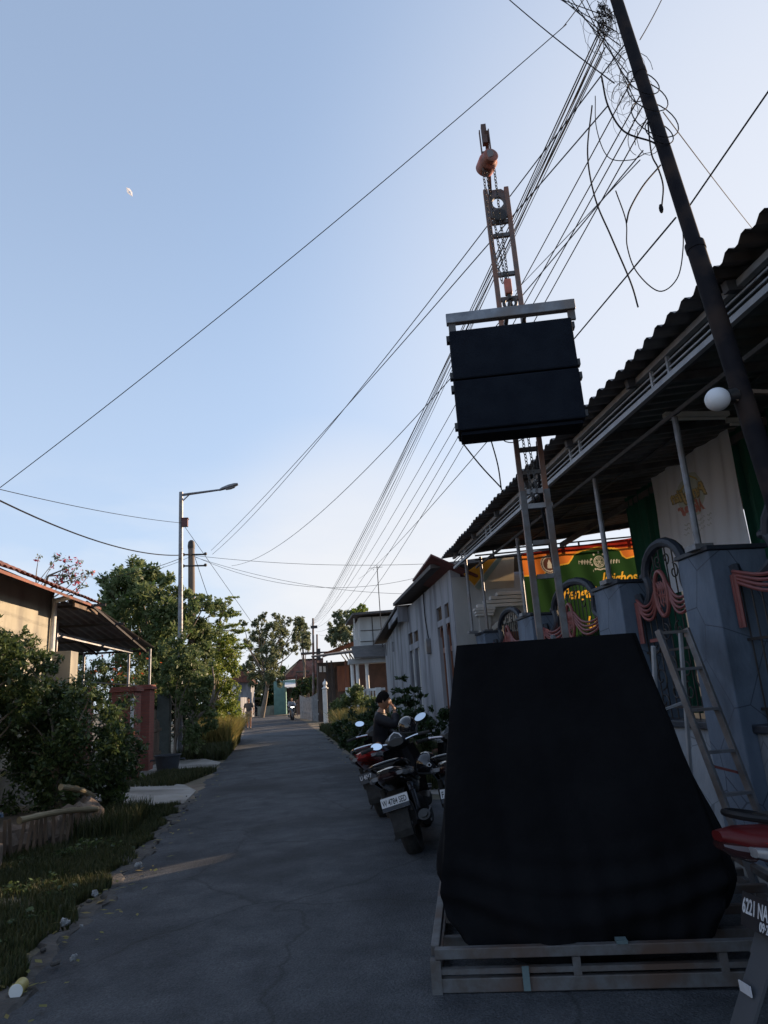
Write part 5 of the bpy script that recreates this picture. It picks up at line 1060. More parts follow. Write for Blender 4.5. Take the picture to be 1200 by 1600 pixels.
part('cloth', g, blackcloth, ck, smooth=True, sharp=70)
g = RMB(); g.bx(.34, 1.22, .22, 1.05, .25, 1.02); part('lower_cabinet', g, carpet, ck); g = RMB(); g.bx(.34, 1.22, .22, 1.05, 1.025, 1.77); part('upper_cabinet', g, carpet, ck)
# tower
tw = rig('lifting_tower', 'slim steel ladder-truss lifting tower with guide rollers rising from the covered stack', 'lifting tower', (.97, 1.38, .1))
TA, TB, TV = .885, 1.075, 1.38
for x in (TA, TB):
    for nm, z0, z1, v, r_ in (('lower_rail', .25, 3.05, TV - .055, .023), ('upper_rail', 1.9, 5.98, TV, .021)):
        g = RMB(); g.bx(x - r_, x + r_, v - r_, v + r_, z0, z1); part(nm, g, M('sunlit_rusty_tower_steel', (.22, .13, .10), (.13, .10, .09), scale=9, rough=.65, metal=.15, c3=(.26, .11, .06), s3=3) if nm == 'upper_rail' else rustst, tw, bevel=.004)  # upper rails redder: warm sunlight put into the rust colour
for z in (2.35, 2.62, 3.22, 3.42, 3.9, 4.3, 4.83, 5.08, 5.48, 5.62):
    g = RMB(); v = TV if z > 2.9 else TV - .055; e = .023 if z > 2.9 else .029; g.bx(TA + e, TB - e, v - .015, v + .015, z - .018, z + .018); part('rung', g, rustst, tw)
g = RMB(); g.bx(TA + .03, TB - .03, TV - .075, TV - .035, 3.02, 3.06); g.bx(TA - .03, TB + .03, TV - .07, TV - .04, 2.9, 2.94); part('sleeve_collar', g, galv, tw)
g = RMB(); hp_ = []                                # head plate with a round opening
for k in range(24):
    a0, a1 = 6.2832 * k / 24, 6.2832 * (k + 1) / 24
    def sq(a): c, s = math.cos(a), math.sin(a); m = max(abs(c) / .075, abs(s) / .16); return (c / m, s / m)
    def ci(a): return (.052 * math.cos(a), .062 * math.sin(a) + .02)
    q = [ci(a0), sq(a0), sq(a1), ci(a1)]; g.add([(TA + .098 + x, TV + dv, 5.80 + z) for dv in (-.02, .01) for x, z in q], [(0, 1, 2, 3), (7, 6, 5, 4), (0, 3, 7, 4), (1, 5, 6, 2)])
part('head_plate', g, rustst, tw)
g = RMB(); g.bar((TA + .04, TV - .02, 5.93), (TA + .04, 1.08, 6.36), .03, .04); part('boom', g, M('rusty_hoist_steel', (.12, .06, .045), (.08, .045, .035), scale=9, rough=.6), tw)
g = RMB(); g.lathe([(.05, -.012), (.06, -.01), (.045, 0), (.06, .01), (.05, .012)], 18, Matrix.Translation((TA + .098, TV - .05, 5.66)) @ Matrix.Rotation(R(90), 4, 'X')); part('pulley', g, iron, tw, smooth=True)
for x in (TA - .3, TB + .5):
    g = RMB(); g.tube([(x * .7 + TA * .3, TV - .02, .25), (TA + .1, TV, 1.9)], .016, 6); part('brace', g, galv, tw)
# chain hoist
HU, HV, HZ = .905, 1.10, 6.04
ho = rig('chain_hoist', 'red round chain hoist with top hook hanging at the head of the tower', 'chain hoist', (HU, HV, HZ))
g = RMB(); g.lathe([(.001, -.10), (.05, -.10), (.082, -.085), (.085, .02), (.066, .04), (.066, .09), (.05, .10), (.001, .10)], 26, Matrix.Translation((HU, HV, HZ)) @ Matrix.Rotation(R(90), 4, 'X') @ Matrix.Rotation(R(18), 4, 'Y')); part('housing', g, hoistm, ho, smooth=True)
g = RMB(); g.lathe([(.001, 0), (.038, 0), (.038, .006), (.001, .008)], 20, Matrix.Translation((HU + .01, HV - .10, HZ)) @ Matrix.Rotation(R(90), 4, 'X')); part('name_plate', g, galv, ho, smooth=True)
g = RMB(); g.bx(HU - .045, HU - .035, HV - .02, HV + .02, HZ + .10, HZ + .34); g.bx(HU + .035, HU + .045, HV - .02, HV + .02, HZ + .10, HZ + .34); g.bx(HU - .022, HU + .022, HV - .02, HV + .03, HZ + .2, HZ + .40); g.bx(HU - .044, HU + .044, HV - .022, HV + .022, HZ + .085, HZ + .105); g.tube([(HU, HV, HZ + .05), (HU, HV, HZ + .11)], .02, 8); part('top_hook', g, MAT['rusty_hoist_steel'], ho)
def chain(pts, name, parent, pitch=.030, r=.0042):
    P = bez(pts, 10); d = [0]; 
    for a, b in zip(P, P[1:]): d.append(d[-1] + (b - a).length)
    n = int(d[-1] / pitch); g = RMB()
    for k in range(n):
        s = (k + .5) * pitch; i = max(j for j in range(len(d)) if d[j] <= s); i = min(i, len(P) - 2); t = (s - d[i]) / max(1e-6, d[i + 1] - d[i]); c = P[i].lerp(P[i + 1], t); ax = (P[i + 1] - P[i]).normalized()
        sdv = ax.orthogonal().normalized(); 
        if k % 2: sdv = ax.cross(sdv)
        g.tube([c + ax * (pitch * .62 * math.cos(a)) + sdv * (.011 * math.sin(a)) for a in [6.2832 * q / 8 for q in range(8)]], r, 4, closed=True)
    return part(name, g, iron if 'load' in name else rustst, parent)
chain([(HU - .05, HV - .02, HZ - .07), (HU - .045, HV - .02, 5.2), (HU + .0, HV - .02, 4.78)], 'hand_chain', ho)
chain([(HU - .02, HV, HZ - .07), (HU, HV, 5.3), (HU + .03, HV, 4.82)], 'load_chain', ho)
chain([(HU + .05, HV, HZ - .07), (HU + .05, HV + .02, 5.4), (HU + .05, HV + .02, 4.84)], 'load_chain', ho)
chain([(HU + .02, HV + .12, 4.25), (HU + .03, HV + .2, 3.5), (HU + .05, HV + .2, 2.95)], 'hand_chain', ho)
chain([(HU + .06, HV + .12, 4.25), (HU + .075, HV + .2, 3.5), (HU + .09, HV + .2, 3.02)], 'hand_chain', ho)
g = RMB(); g.bx(HU + .01, HU + .07, HV - .03, HV + .03, 4.70, 4.84); part('bottom_block', g, hoistm, ho, bevel=.01)
g = RMB(); g.tube([(HU + .04 + .05 * math.sin(a), HV, 4.62 + .055 * math.cos(a)) for a in [R(20 + 15 * q) for q in range(20)]], .014, 8); g.tube([(HU + .04, HV, 4.72), (HU + .045, HV, 4.66)], .018, 8); part('bottom_hook', g, iron, ho, smooth=True)
# flown cabinets
BU0, BU1, BV0, BV1 = .41, 1.355, .80, 1.06
fb = rig('flying_bar', 'galvanised steel flying bar above the two hoisted black cabinets', 'flying bar', (.88, .85, 4.38))
g = RMB(); g.bar((BU0 - .012, .83, 4.375), (BU1 + .045, .83, 4.375), .06, .085); part('front_beam', g, galv, fb, bevel=.006)
for x in (.88, 1.02):
    g = RMB(); g.bar((x, .862, 4.39), (x, 1.05, 4.39), .03, .04); part('cross_beam', g, rustst, fb)
for x in (BU0 + .03, BU1 + .01):
    for v in (.83,):
        g = RMB(); g.bx(x - .028, x + .028, v - .012, v + .012, 4.25, 4.332); part('bracket', g, rustst, fb)
g = RMB(); g.tube(bez([(.9, .95, 4.44), (.93, .98, 4.56), (.96, 1.01, 4.44)], 5), .014, 6); part('shackle', g, iron, fb, smooth=True)
for k, (z0, z1, lab) in enumerate(((3.845, 4.262, 'upper black carpeted speaker cabinet hanging on the tower'), (3.425, 3.835, 'lower black carpeted speaker cabinet hanging on the tower'))):
    t = rig('speaker_cabinet', lab, 'speaker', (.88, 1.03, z0), 'hoisted black speaker cabinets')
    g = RMB(); g.bx(BU0, BU1, BV0, BV1, z0, z1); part('box', g, carpet, t, bevel=.012)
    for x in (BU0 - .012, BU1 + .012):
        for zz in (z0 + .05, z1 - .05):
            g = RMB(); g.bx(x - .012, x + .012, BV0 + .03, BV0 + .09, zz - .025, zz + .025); part('rigging_lug', g, blk, t)
g = RMB(); g.bx(BU0 + .02, BU1 - .02, BV0 + .03, BV1 - .02, 3.395, 3.42); o = part('lower_frame', g, carpet, fb)
def slackrope(pts, r, label, m=cable, name='rope', n=8): g = MB(); g.tube(bez([RM @ Vector(p) for p in pts], n), r, 6); o = part(name, g, m, None, smooth=True); tag(o, label, 'rope'); return o
P1 = at(783, 762, Y=5.15)
for k, (a, lab) in enumerate(((at(715, 682, Y=5.0), 'dark tie rope from the left lower corner of the hoisted cabinets'), (at(766, 684, Y=5.05), 'dark tie rope dropping from beneath the hoisted cabinets'))):
    g = MB(); g.tube(bez([a, (a + P1) / 2 + Vector((.015 if k else 0, 0, -.02)), P1 + Vector((0, 0, -.02 * k))], 6), .006, 5); o = part('tie_rope', g, cable, None); tag(o, lab, 'rope')
g = MB(); a = at(839, 690, Y=5.35); g.tube(bez([a, at(842, 745, Y=5.3), at(848, 800, Y=5.25), at(864, 880, Y=5.2), at(880, 992, Y=5.3)], 8), .011, 6); o = part('power_cable', g, cable, None, smooth=True); tag(o, 'black power cable running down the right rail of the tower', 'cable')
g = MB()
for k in range(5): c = at(838 + k, 771 + 2 * k, Y=5.25); g.tube([c + Vector((.030 * math.cos(a) * (1 + .1 * k), .02 * math.sin(a * 2 + k), .085 * math.sin(a) * (1 - .07 * k))) for a in [6.2832 * q / 18 for q in range(18)]], .006, 5, closed=True)
o = part('cable_coil', g, cable, None, smooth=True); tag(o, 'coil of black cable tied to the tower at porch roof height', 'cable coil')
g = MB(); g.tube(bez([at(783, 680, Y=5.1), at(790, 690, Y=5.1), at(808, 690, Y=5.2), at(832, 676, Y=5.2)], 6), .0045, 5); o = part('loose_cable', g, cable, None); tag(o, 'thin cable looping just under the hoisted cabinets', 'cable')

# ================================================================== STEP LADDER
ld = thing('step_ladder', 'aluminium step ladder leaning before the near blue column', 'ladder', (3.1, 5.2, 0))
def lp(px, py, Y): return at(px, py, Y=Y)
T1, T2 = lp(1028, 985, 5.35), lp(1072, 982, 5.35)
B1, B2 = at(1156, 1318, Y=4.95), at(1212, 1340, Y=4.95)
def ext(a, b, z=0.0): return a + (b - a) * ((z - a.z) / (b.z - a.z))
b1 = ext(T1, B1, .01); b2 = ext(T2, B2, .01)
for a, b in ((T1, b1), (T2, b2)):
    g = MB(); g.bar(a, b, .028, .055); part('side_rail', g, galv, ld, bevel=.003)
nz = 7
for k in range(nz):
    t = [0.0, .18, .37, .555, .73, .88, .97][k]; t = .012 + t * .9; a = T1.lerp(b1, t * .97 + .0); b = T2.lerp(b2, t * .97); g = MB(); g.bar(a, b, .05 if k else .03, .022); part('tread', g, galv, ld)
T3, T4 = T1 + Vector((-.02, .08, -.12)), T2 + Vector((-.01, .08, -.02))
B3, B4 = Vector((T1.x + .0, T1.y + .55, .01)), Vector((T2.x + .05, T2.y + .55, .01))
for a, b in ((T3, B3), (T4, B4)):
    g = MB(); g.bar(a, b, .025, .04); part('rear_rail', g, trussp, ld, bevel=.003)
for t in (.3, .62, .9):
    g = MB(); g.bar(T3.lerp(B3, t), T4.lerp(B4, t), .02, .02); part('rear_bar', g, trussp, ld)
g = MB(); a = T1.lerp(b1, .53); b = T2.lerp(b2, .55); g.bar(a + Vector((.03, .03, -.03)), b + Vector((0, .03, -.06)), .02, .018); part('red_tie', g, salmon, ld)

# ================================================================== MOTORCYCLES
def scooter(label, bodym, plate, ptxt, psub, loc, rotz, lean, accent=None, plate_dark=False, helmet=None, flap=False, steer=0, group='motorcycles parked in front of the porch', tailm=None, name='motorcycle', rackm=None, headlamp=None, pw=.80, te=.12, mir=((0, 0, 0), (0, 0, 0)), lens=None):
    e_ = 1 + te / .36; ye = lambda y: y * e_ if y < 0 else y; lens = lens or lensr
    t = thing(name, label, 'motorcycle', (0, 0, 0), 0, group)
    accent = accent or bodym; tailm = tailm or bodym
    def wheel(nm, y, w=.055):
        g = MB(); g.tube([(0, y + .245 * math.cos(a), .29 + .245 * math.sin(a)) for a in [6.2832 * k / 32 for k in range(32)]], w, 10, closed=True); wh = part(nm, g, rubber, t, smooth=True)
        g = MB(); g.tube([(0, y + .195 * math.cos(a), .29 + .195 * math.sin(a)) for a in [6.2832 * k / 28 for k in range(28)]], .022, 6, closed=True)
        for k in range(5): a = k * 1.2566; g.bar((0, y, .29), (0, y + .19 * math.cos(a), .29 + .19 * math.sin(a)), .03, .03, up=(1, 0, 0))
        g.lathe([(.05, -.05), (.06, 0), (.05, .05)], 14, Matrix.Translation((0, y, .29)) @ Matrix.Rotation(R(90), 4, 'Y')); part('rim', g, galv, wh, smooth=True)
    wheel('rear_wheel', 0, .062); wheel('front_wheel', 1.26)
    g = MB(); g.loft([(0, ye(-.36), .83, .035, .02), (0, ye(-.30), .81, .085, .05), (0, ye(-.15), .765, .125, .085), (0, .08, .72, .15, .11), (0, .35, .66, .16, .15), (0, .58, .60, .14, .15), (0, .70, .52, .10, .12)], 20, 2.4); part('tail_body', g, tailm, t, smooth=True, sharp=50)
    for s in (-1, 1):
        g = MB(); g.prism([(ye(-.30), .825), (-.1, .78), (.2, .70), (.5, .60), (.3, .60), (.0, .68), (ye(-.22), .765)], .010, frame((s * .155 + (-.005 if s < 0 else -.005), 0, 0), (0, 1, 0), (0, 0, 1)) @ Matrix.Rotation(0, 4, 'Z')); part('side_stripe', g, accent, t)
    g = MB(); g.loft([(0, ye(-.22), .875, .08, .02), (0, ye(-.12), .865, .12, .035), (0, .10, .83, .14, .04), (0, .32, .79, .13, .04), (0, .55, .775, .105, .035), (0, .68, .75, .06, .025)], 18, 2.6); part('seat', g, seatm, t, smooth=True, sharp=50)
    g = MB(); g.loft([(0, -.05, .33, .09, .08), (0, .10, .36, .13, .13), (0, .35, .36, .15, .15), (0, .60, .33, .12, .10), (0, .92, .30, .10, .05)], 16, 3); part('engine', g, blk, t, smooth=True, sharp=50)
    g = MB(); g.loft([(0, .58, .36, .16, .06), (0, .75, .33, .17, .05), (0, .92, .36, .17, .07)], 16, 4); part('footboard', g, blk, t, smooth=True)
    # front apron
    def apron(u, v):
        x = (u - .5) * 2; w = .20 * (1 - .30 * (1 - v)) * (1 - .25 * max(0, v - .7) / .3); return (x * w, .95 + .13 * (1 - x * x) - .12 * (v - .5) + .03 * math.sin(v * 3), .34 + .60 * v)
    g = MB(); g.grid(apron, 12, 12); g.grid(lambda u, v: tuple(Vector(apron(u, v)) + Vector((0, -.03, 0))), 12, 12); part('front_apron', g, bodym, t, smooth=True)
    g = MB(); g.loft([(0, .84, 1.00, .07, .04), (0, .92, 1.00, .12, .075), (0, 1.02, .98, .11, .085), (0, 1.08, .95, .05, .05)], 18, 2.4); part('handlebar_cowl', g, blk, t, smooth=True)
    g = MB(); g.loft([(0, 1.055, .955, .085, .045), (0, 1.095, .945, .06, .03)], 16, 2.2); part('headlight', g, lensc if not headlamp else headlamp, t, smooth=True)
    g = MB(); g.prism([(-.07, 0), (-.05, .05), (0, .085), (.05, .05), (.07, 0), (0, .012)], .006, frame((0, .865, 1.035), (1, 0, 0), (0, .5, .86))); iv = part('instrument_visor', g, letterw if helmet else blk, t); g = MB(); g.prism([(-.058, .004), (-.04, .044), (0, .073), (.04, .044), (.058, .004), (0, .02)], .004, frame((0, .862, 1.035), (1, 0, 0), (0, .5, .86))); part('visor_glass', g, blk, iv)
    g = MB(); g.tube(bez([(-.34, .80, 1.0), (-.20, .86, 1.01), (0, .90, .99), (.20, .86, 1.01), (.34, .80, 1.0)], 5), .014, 8); part('handlebar', g, chrome, t, smooth=True)
    for s in (-1, 1):
        mo = mir[0 if s < 0 else 1]
        g = MB(); g.tube([(s * .23, .845, 1.01), (s * .34, .80, 1.0)], .019, 10); part('grip', g, rubber, t, smooth=True)
        g = MB()
        if mo is not None: g.tube(bez([(s * .21, .87, 1.02), (s * .225 + mo[0] * .5, .90 + mo[1] * .5, 1.10 + mo[2] * .5), (s * .27 + mo[0], .90 + mo[1], 1.17 + mo[2])], 5), .007, 6); mm_ = part('mirror', g, blk, t, smooth=True)
        Mq = Matrix.Translation(Vector((s * .295, .895, 1.21)) + Vector(mo or (0, 0, 0))) @ Matrix.Rotation(s * R(14), 4, 'Z') @ Matrix.Rotation(R(-26), 4, 'X')
        g = MB(); g.ball((0, 0, 0), (.068, .016, .042), 16, Matrix.Rotation(s * R(-22), 3, 'Y')); g.v = [tuple(Mq @ Vector(p)) for p in g.v]
        if mo is not None: part('shell', g, blk, mm_, smooth=True)
        g = MB(); g.prism([(.062 * math.cos(6.2832 * k / 20), .037 * math.sin(6.2832 * k / 20)) for k in range(20)], .003, Mq @ Matrix.Translation((0, -.017, 0)) @ Matrix.Rotation(s * R(-22), 4, 'Y') @ Matrix.Rotation(R(90), 4, 'X'))
        if mo is not None: part('mirror_glass', g, mirrorm, mm_)
        g = MB(); g.tube([(s * .065, 1.08, .60), (s * .065, 1.26, .29)], .022, 8); part('fork', g, galv, t, smooth=True)
        g = MB(); g.tube([(s * .10, -.04, .30), (s * .12, -.10, .66)], .022, 8); g.tube([(s * .11, -.05, .40), (s * .115, -.085, .58)], .036, 12); part('shock_absorber', g, chrome if s > 0 else iron, t, smooth=True)
        g = MB(); g.loft([(s * .10, ye(-.31), .785, .03, .018), (s * .135, ye(-.25), .77, .028, .028), (s * .155, ye(-.14), .745, .012, .02)], 10); part('turn_signal', g, lensc, t, smooth=True)
    g = MB(); g.tube([(0, 1.26 + .32 * math.cos(a), .29 + .32 * math.sin(a)) for a in [R(-5 + 15 * k) for k in range(11)]], .07, 10, flat=.35); part('front_mudguard', g, bodym, t, smooth=True)
    g = MB(); g.loft([(0, ye(-.36), .80, .04, .015), (0, ye(-.34), .79, .07, .03), (0, ye(-.29), .775, .088, .042)], 14, 2.2); part('tail_light', g, lens, t, smooth=True)
    g = MB(); g.tube(bez([(-.13, .05, .79), (-.14, ye(-.2), .875), (-.07, ye(-.3), .90), (.07, ye(-.3), .90), (.14, ye(-.2), .875), (.13, .05, .79)], 5), .014, 8); part('grab_rail', g, rackm or blkgl, t, smooth=True)
    g = MB(); mg = [(-.10, .62), (-.28, .60), (-.37, .48), (-.41, .30), (-.40, .24)]
    if flap: mg[-2:] = [(-.42, .40), (-.57, .17)]
    for a, b in zip(mg, mg[1:]):
        w = .075 if not flap else (.072 if b[1] > .3 else .06); fx = -.05 if flap else 0; g.add([(x_ + fx, y_, z_) for x_, y_, z_ in ((-w, a[0], a[1]), (w, a[0], a[1]), (w * .95, b[0], b[1]), (-w * .95, b[0], b[1]), (-w, a[0] + .012, a[1] - .004), (w, a[0] + .012, a[1] - .004), (w * .95, b[0] + .012, b[1] - .004), (-w * .95, b[0] + .012, b[1] - .004))], [(0, 1, 2, 3), (4, 7, 6, 5), (0, 3, 7, 4), (1, 5, 6, 2)])
    part('rear_mudguard', g, rubber if not flap else M('grey_rubber', (.05, .055, .065), (.06, .065, .075), scale=4, rough=.6), t)
    if flap: g = MB(); g.bx(-.09, -.02, -.505, -.500, .29, .325); part('reflector', g, letterw, t)
    pf_ = frame((0, -.405, .545), (1, 0, 0), (0, .28, .96))
    hw = .1375 * pw; g = MB(); g.m = pf_; g.bx(-hw, hw, -.06, .06, -.002, .002)
    pl = part('number_plate', g, plateb if plate_dark else plate, t); lt = letterw if plate_dark else letterb
    if ptxt: text('plate_text', ptxt, .075, lt, pf_ @ Matrix.Translation((-hw + .008, -.012, .0035)), pl, extrude=.0008, offset=.0012, wx=.50 if len(ptxt) > 8 else .56)
    if psub: text('plate_text', psub, .045, lt, pf_ @ Matrix.Translation((-.02, -.052, .0035)), pl, extrude=.0008, offset=.001, wx=.7)
    if not plate_dark: g = MB(); g.m = pf_; g.bx(-hw, hw, -.0595, -.0225, .0022, .003); g2 = part('date_strip', g, bluedk, pl)
    g = MB(); g.tube(bez([(.12, .45, .22), (.16, .15, .22), (.17, -.05, .27)], 4), .022, 8); g.tube([(.17, -.02, .265), (.18, -.30, .36)], [.045, .05], 14); g.tube([(.18, -.30, .36), (.181, -.33, .371)], .03, 10); part('exhaust', g, blk, t, smooth=True)
    g = MB(); g.bx(.205, .222, -.22, .02, .27, .37); part('heat_shield', g, galv, t, bevel=.01)
    g = MB(); g.tube(bez([(-.11, .42, .26), (-.20, .46, .12), (-.25, .44, .02)], 4), .011, 6); part('side_stand', g, iron, t)
    g = MB(); g.bar((-.10, .45, .30), (-.075, 0, .29), .05, .07); part('swing_arm', g, blk, t, bevel=.008)
    t.location = loc; t.rotation_euler = (0, lean, rotz); t.scale = (1.22, 1.04, 1.03)
    return t
smoked = M('smoked_lens', (.05, .015, .015), (.03, .012, .012), scale=5, rough=.12, coat=.6)
scooter('black scooter with white number plate, nearest of the parked row', blkgl, platew, 'W 4784 SED', '10-26', (1.03, 7.28, .0), R(-14), R(-14), helmet=True, lens=smoked, mir=((.11, -.05, -.20), (-.01, 0, -.04)))
scooter('black and red motorcycle parked second, its chromed tail catching sunlight', blkgl, plateb, 'U 4017', None, (.97, 9.45, .0), R(-14), R(-13), accent=lensc, tailm=redgl, plate_dark=True, rackm=chrome, mir=((.15, 0, -.04), None))
scooter('black motorcycle with white plate half hidden behind the covered stack', blkgl, platew, 'F 4', '', (1.57, 7.40, .0), R(-15), R(-7), lens=smoked, mir=(None, None))
th_ = R(-92); sc_e = Vector((1.12, 1.04, 1.08)); pl_ = Matrix.Rotation(th_, 3, 'Z') @ Vector((-.1375 * sc_e.x, -.405 * sc_e.y, 0)); tg_ = at(1164, 1422, Y=3.0)
be = scooter('black and red motorcycle cut by the right edge of the picture, grey mud flap', M('satin_black_paint', (.008, .008, .01), (.012, .011, .012), scale=5, rough=.5, spec=.25), plateb, '6221 NA', '09·2', (tg_.x - pl_.x, tg_.y - pl_.y, .0), th_, R(-2), accent=redgl, plate_dark=True, flap=True, te=.17, mir=(None, None), lens=smoked, pw=1, tailm=M('dark_red_paint', (.11, .008, .009), (.08, .006, .007), scale=5, rough=.4, spec=.3), rackm=MAT['satin_black_paint'])
be.scale = sc_e
# helmets
def helmet(c, r, label, badge=False, yaw=0):
    t = thing('helmet', label, 'helmet', c, yaw, 'helmets resting on the motorcycles'); Mr = Matrix.Translation(c) @ Matrix.Rotation(yaw, 4, 'Z')
    g = MB(); g.m = Mr
    g.grid(lambda u, v: (r * math.sin(.02 + v * 2.05) * math.cos(6.2832 * u) * .92, r * 1.08 * math.sin(.02 + v * 2.05) * math.sin(6.2832 * u), r * math.cos(.02 + v * 2.05)), 28, 14, closed=True); part('shell', g, blkgl, t, smooth=True)
    g = MB(); g.m = Mr; g.grid(lambda u, v: (r * 1.02 * .93 * math.cos(R(35 + 110 * u)) * math.cos(R(-24 + 50 * v)), r * 1.12 * math.sin(R(35 + 110 * u)) * math.cos(R(-24 + 50 * v)), r * 1.0 * math.sin(R(-24 + 50 * v))), 14, 8); part('visor', g, glassd, t, smooth=True)
    g = MB(); g.m = Mr; g.tube([(r * .85 * math.cos(6.2832 * k / 20), r * 1.0 * math.sin(6.2832 * k / 20), -r * .46) for k in range(20)], .012, 6, closed=True); part('trim', g, rubber, t, smooth=True)
    if badge:
        g = MB(); f_ = Mr @ frame((0, -r * 1.07, .02), (1, 0, 0), (0, .1, 1)); g.m = f_; g.add([(x, y, .004) for x, y in ((-.03, 0), (0, -.03), (.03, 0), (0, .03))] + [(x * .55, y * .55, .004) for x, y in ((-.03, 0), (0, -.03), (.03, 0), (0, .03))], [(i, (i + 1) % 4, 4 + (i + 1) % 4, 4 + i) for i in range(4)]); part('badge', g, letterw, t)
helmet(at(637, 1136, Y=8.35), .125, 'black round helmet hung on the near scooter handlebar next to its mirror')
helmet(at(667, 1196, Y=8.0), .150, 'black helmet with small white diamond badge, near the covered stack', badge=True)

# ================================================================== PEOPLE
def skinmesh(V, E, r, sub=2, root=0):
    me = bpy.data.meshes.new('tmp'); me.from_pydata(V, E, []); o = bpy.data.objects.new('tmp', me); COL.objects.link(o)
    m = o.modifiers.new('s', 'SKIN'); m.use_smooth_shade = True
    sv = me.skin_vertices[0].data
    for i, q in enumerate(r): sv[i].radius = (q if hasattr(q, '__len__') else (q, q)); sv[i].use_root = (i == root)
    s = o.modifiers.new('u', 'SUBSURF'); s.levels = sub; s.render_levels = sub
    bpy.context.view_layer.update(); ev = o.evaluated_get(bpy.context.evaluated_depsgraph_get()); m2 = bpy.data.meshes.new_from_object(ev)
    vs = [tuple(v.co) for v in m2.vertices]; fs = [tuple(p.vertices) for p in m2.polygons]
    bpy.data.objects.remove(o); bpy.data.meshes.remove(me); bpy.data.meshes.remove(m2); return vs, fs
def head(g, c, yaw, h=.235, pitch=0):
    """sculpted head: c = centre, faces +y before yaw"""
    Mh = Matrix.Translation(c) @ Matrix.Rotation(yaw, 4, 'Z') @ Matrix.Rotation(pitch, 4, 'X'); s = h / .235
    def fn(u, v):
        th = math.pi * v; ph = 2 * math.pi * u; x = math.sin(th) * math.cos(ph); y = math.sin(th) * math.sin(ph); z = math.cos(th)
        w = .074 * (1 - .22 * max(0, -z) ** 1.3); d = .096 * (1 - .16 * max(0, -z)); X, Y, Z = x * w, y * d, z * .118
        if y > 0:
            fr = max(0, y)
            Y += .022 * math.exp(-((X / .013) ** 2)) * math.exp(-(((Z + .022) / .022) ** 2)) * fr           # nose
            Y += .012 * math.exp(-((X / .010) ** 2)) * math.exp(-(((Z - .002) / .03) ** 2)) * fr
            Y -= .010 * math.exp(-(((abs(X) - .031) / .016) ** 2)) * math.exp(-(((Z - .008) / .014) ** 2)) * fr  # eye sockets
            Y += .006 * math.exp(-((X / .045) ** 2)) * math.exp(-(((Z - .030) / .010) ** 2)) * fr           # brow
            Y += .007 * math.exp(-((X / .024) ** 2)) * math.exp(-(((Z + .056) / .007) ** 2)) * fr           # lips
            Y -= .004 * math.exp(-((X / .024) ** 2)) * math.exp(-(((Z + .066) / .006) ** 2)) * fr
            Y += .012 * math.exp(-((X / .026) ** 2)) * math.exp(-(((Z + .096) / .018) ** 2)) * fr           # chin
        return Mh @ (Vector((X, Y, Z)) * s)
    g.grid(fn, 40, 28, closed=True)
    for sd in (-1, 1): g.ball(Mh @ (Vector((sd * .076, -.008, -.008)) * s), (.012 * s, .018 * s, .032 * s), 8, Matrix.Rotation(yaw, 3, 'Z'))
    return Mh, s
def hair(Mh, s, parent, length=.0, m=hairm, top=0):
    g = MB(); random.seed(2)
    def fn(u, v):
        ph = 2 * math.pi * u; front = max(0, math.sin(ph)); th = (1.72 - .78 * front) * v + .01; nz = .006 * math.sin(u * 70) * math.sin(v * 11) + .004 * math.sin(u * 151)
        r = 1.10 + nz * 5 + top * (1 - v); return Mh @ (Vector((math.sin(th) * math.cos(ph) * .076 * r, math.sin(th) * math.sin(ph) * .098 * r - .004, math.cos(th) * .120 * (r + .04))) * s)
    g.grid(fn, 60, 14, closed=True); part('hair', g, m, parent, smooth=True)
    V = []; F = []
    return g
def hand(g, wrist, d, up, s=1.0, curl=.6, side=1):
    """palm, four fingers of different length and a side thumb; d = finger direction, up = back of hand"""
    d = Vector(d).normalized(); up = Vector(up); up = (up - d * up.dot(d)).normalized(); x = d.cross(up) * side; w = Vector(wrist)
    V = [w, w + d * .045 * s]; E = [(0, 1)]; r = [(.022 * s, .016 * s), (.034 * s, .015 * s)]
    for k, (o_, l) in enumerate(((-.027, .065), (-.009, .075), (.009, .070), (.026, .055))):
        p = w + d * .085 * s + x * o_ * s; i = len(V); V.append(p); E.append((1, i)); r.append(.0105 * s); q = d
        for j in range(3):
            q = (q - up * curl * (.5 + .4 * j)).normalized(); p = p + q * l * s * (.45, .32, .25)[j]; V.append(p); E.append((len(V) - 2, len(V) - 1)); r.append((.0095, .0085, .007)[j] * s)
    i = len(V); p = w + d * .03 * s - x * .035 * s; V.append(p); E.append((1, i)); r.append(.012 * s); q = (d * .6 - x * .8 - up * .3).normalized()
    for j in range(2): p = p + q * .03 * s; V.append(p); E.append((len(V) - 2, len(V) - 1)); r.append(.010 * s); q = (q + d * .4 - up * .2).normalized()
    vs, fs = skinmesh([tuple(v) for v in V], E, r, 1); g.add(vs, fs)
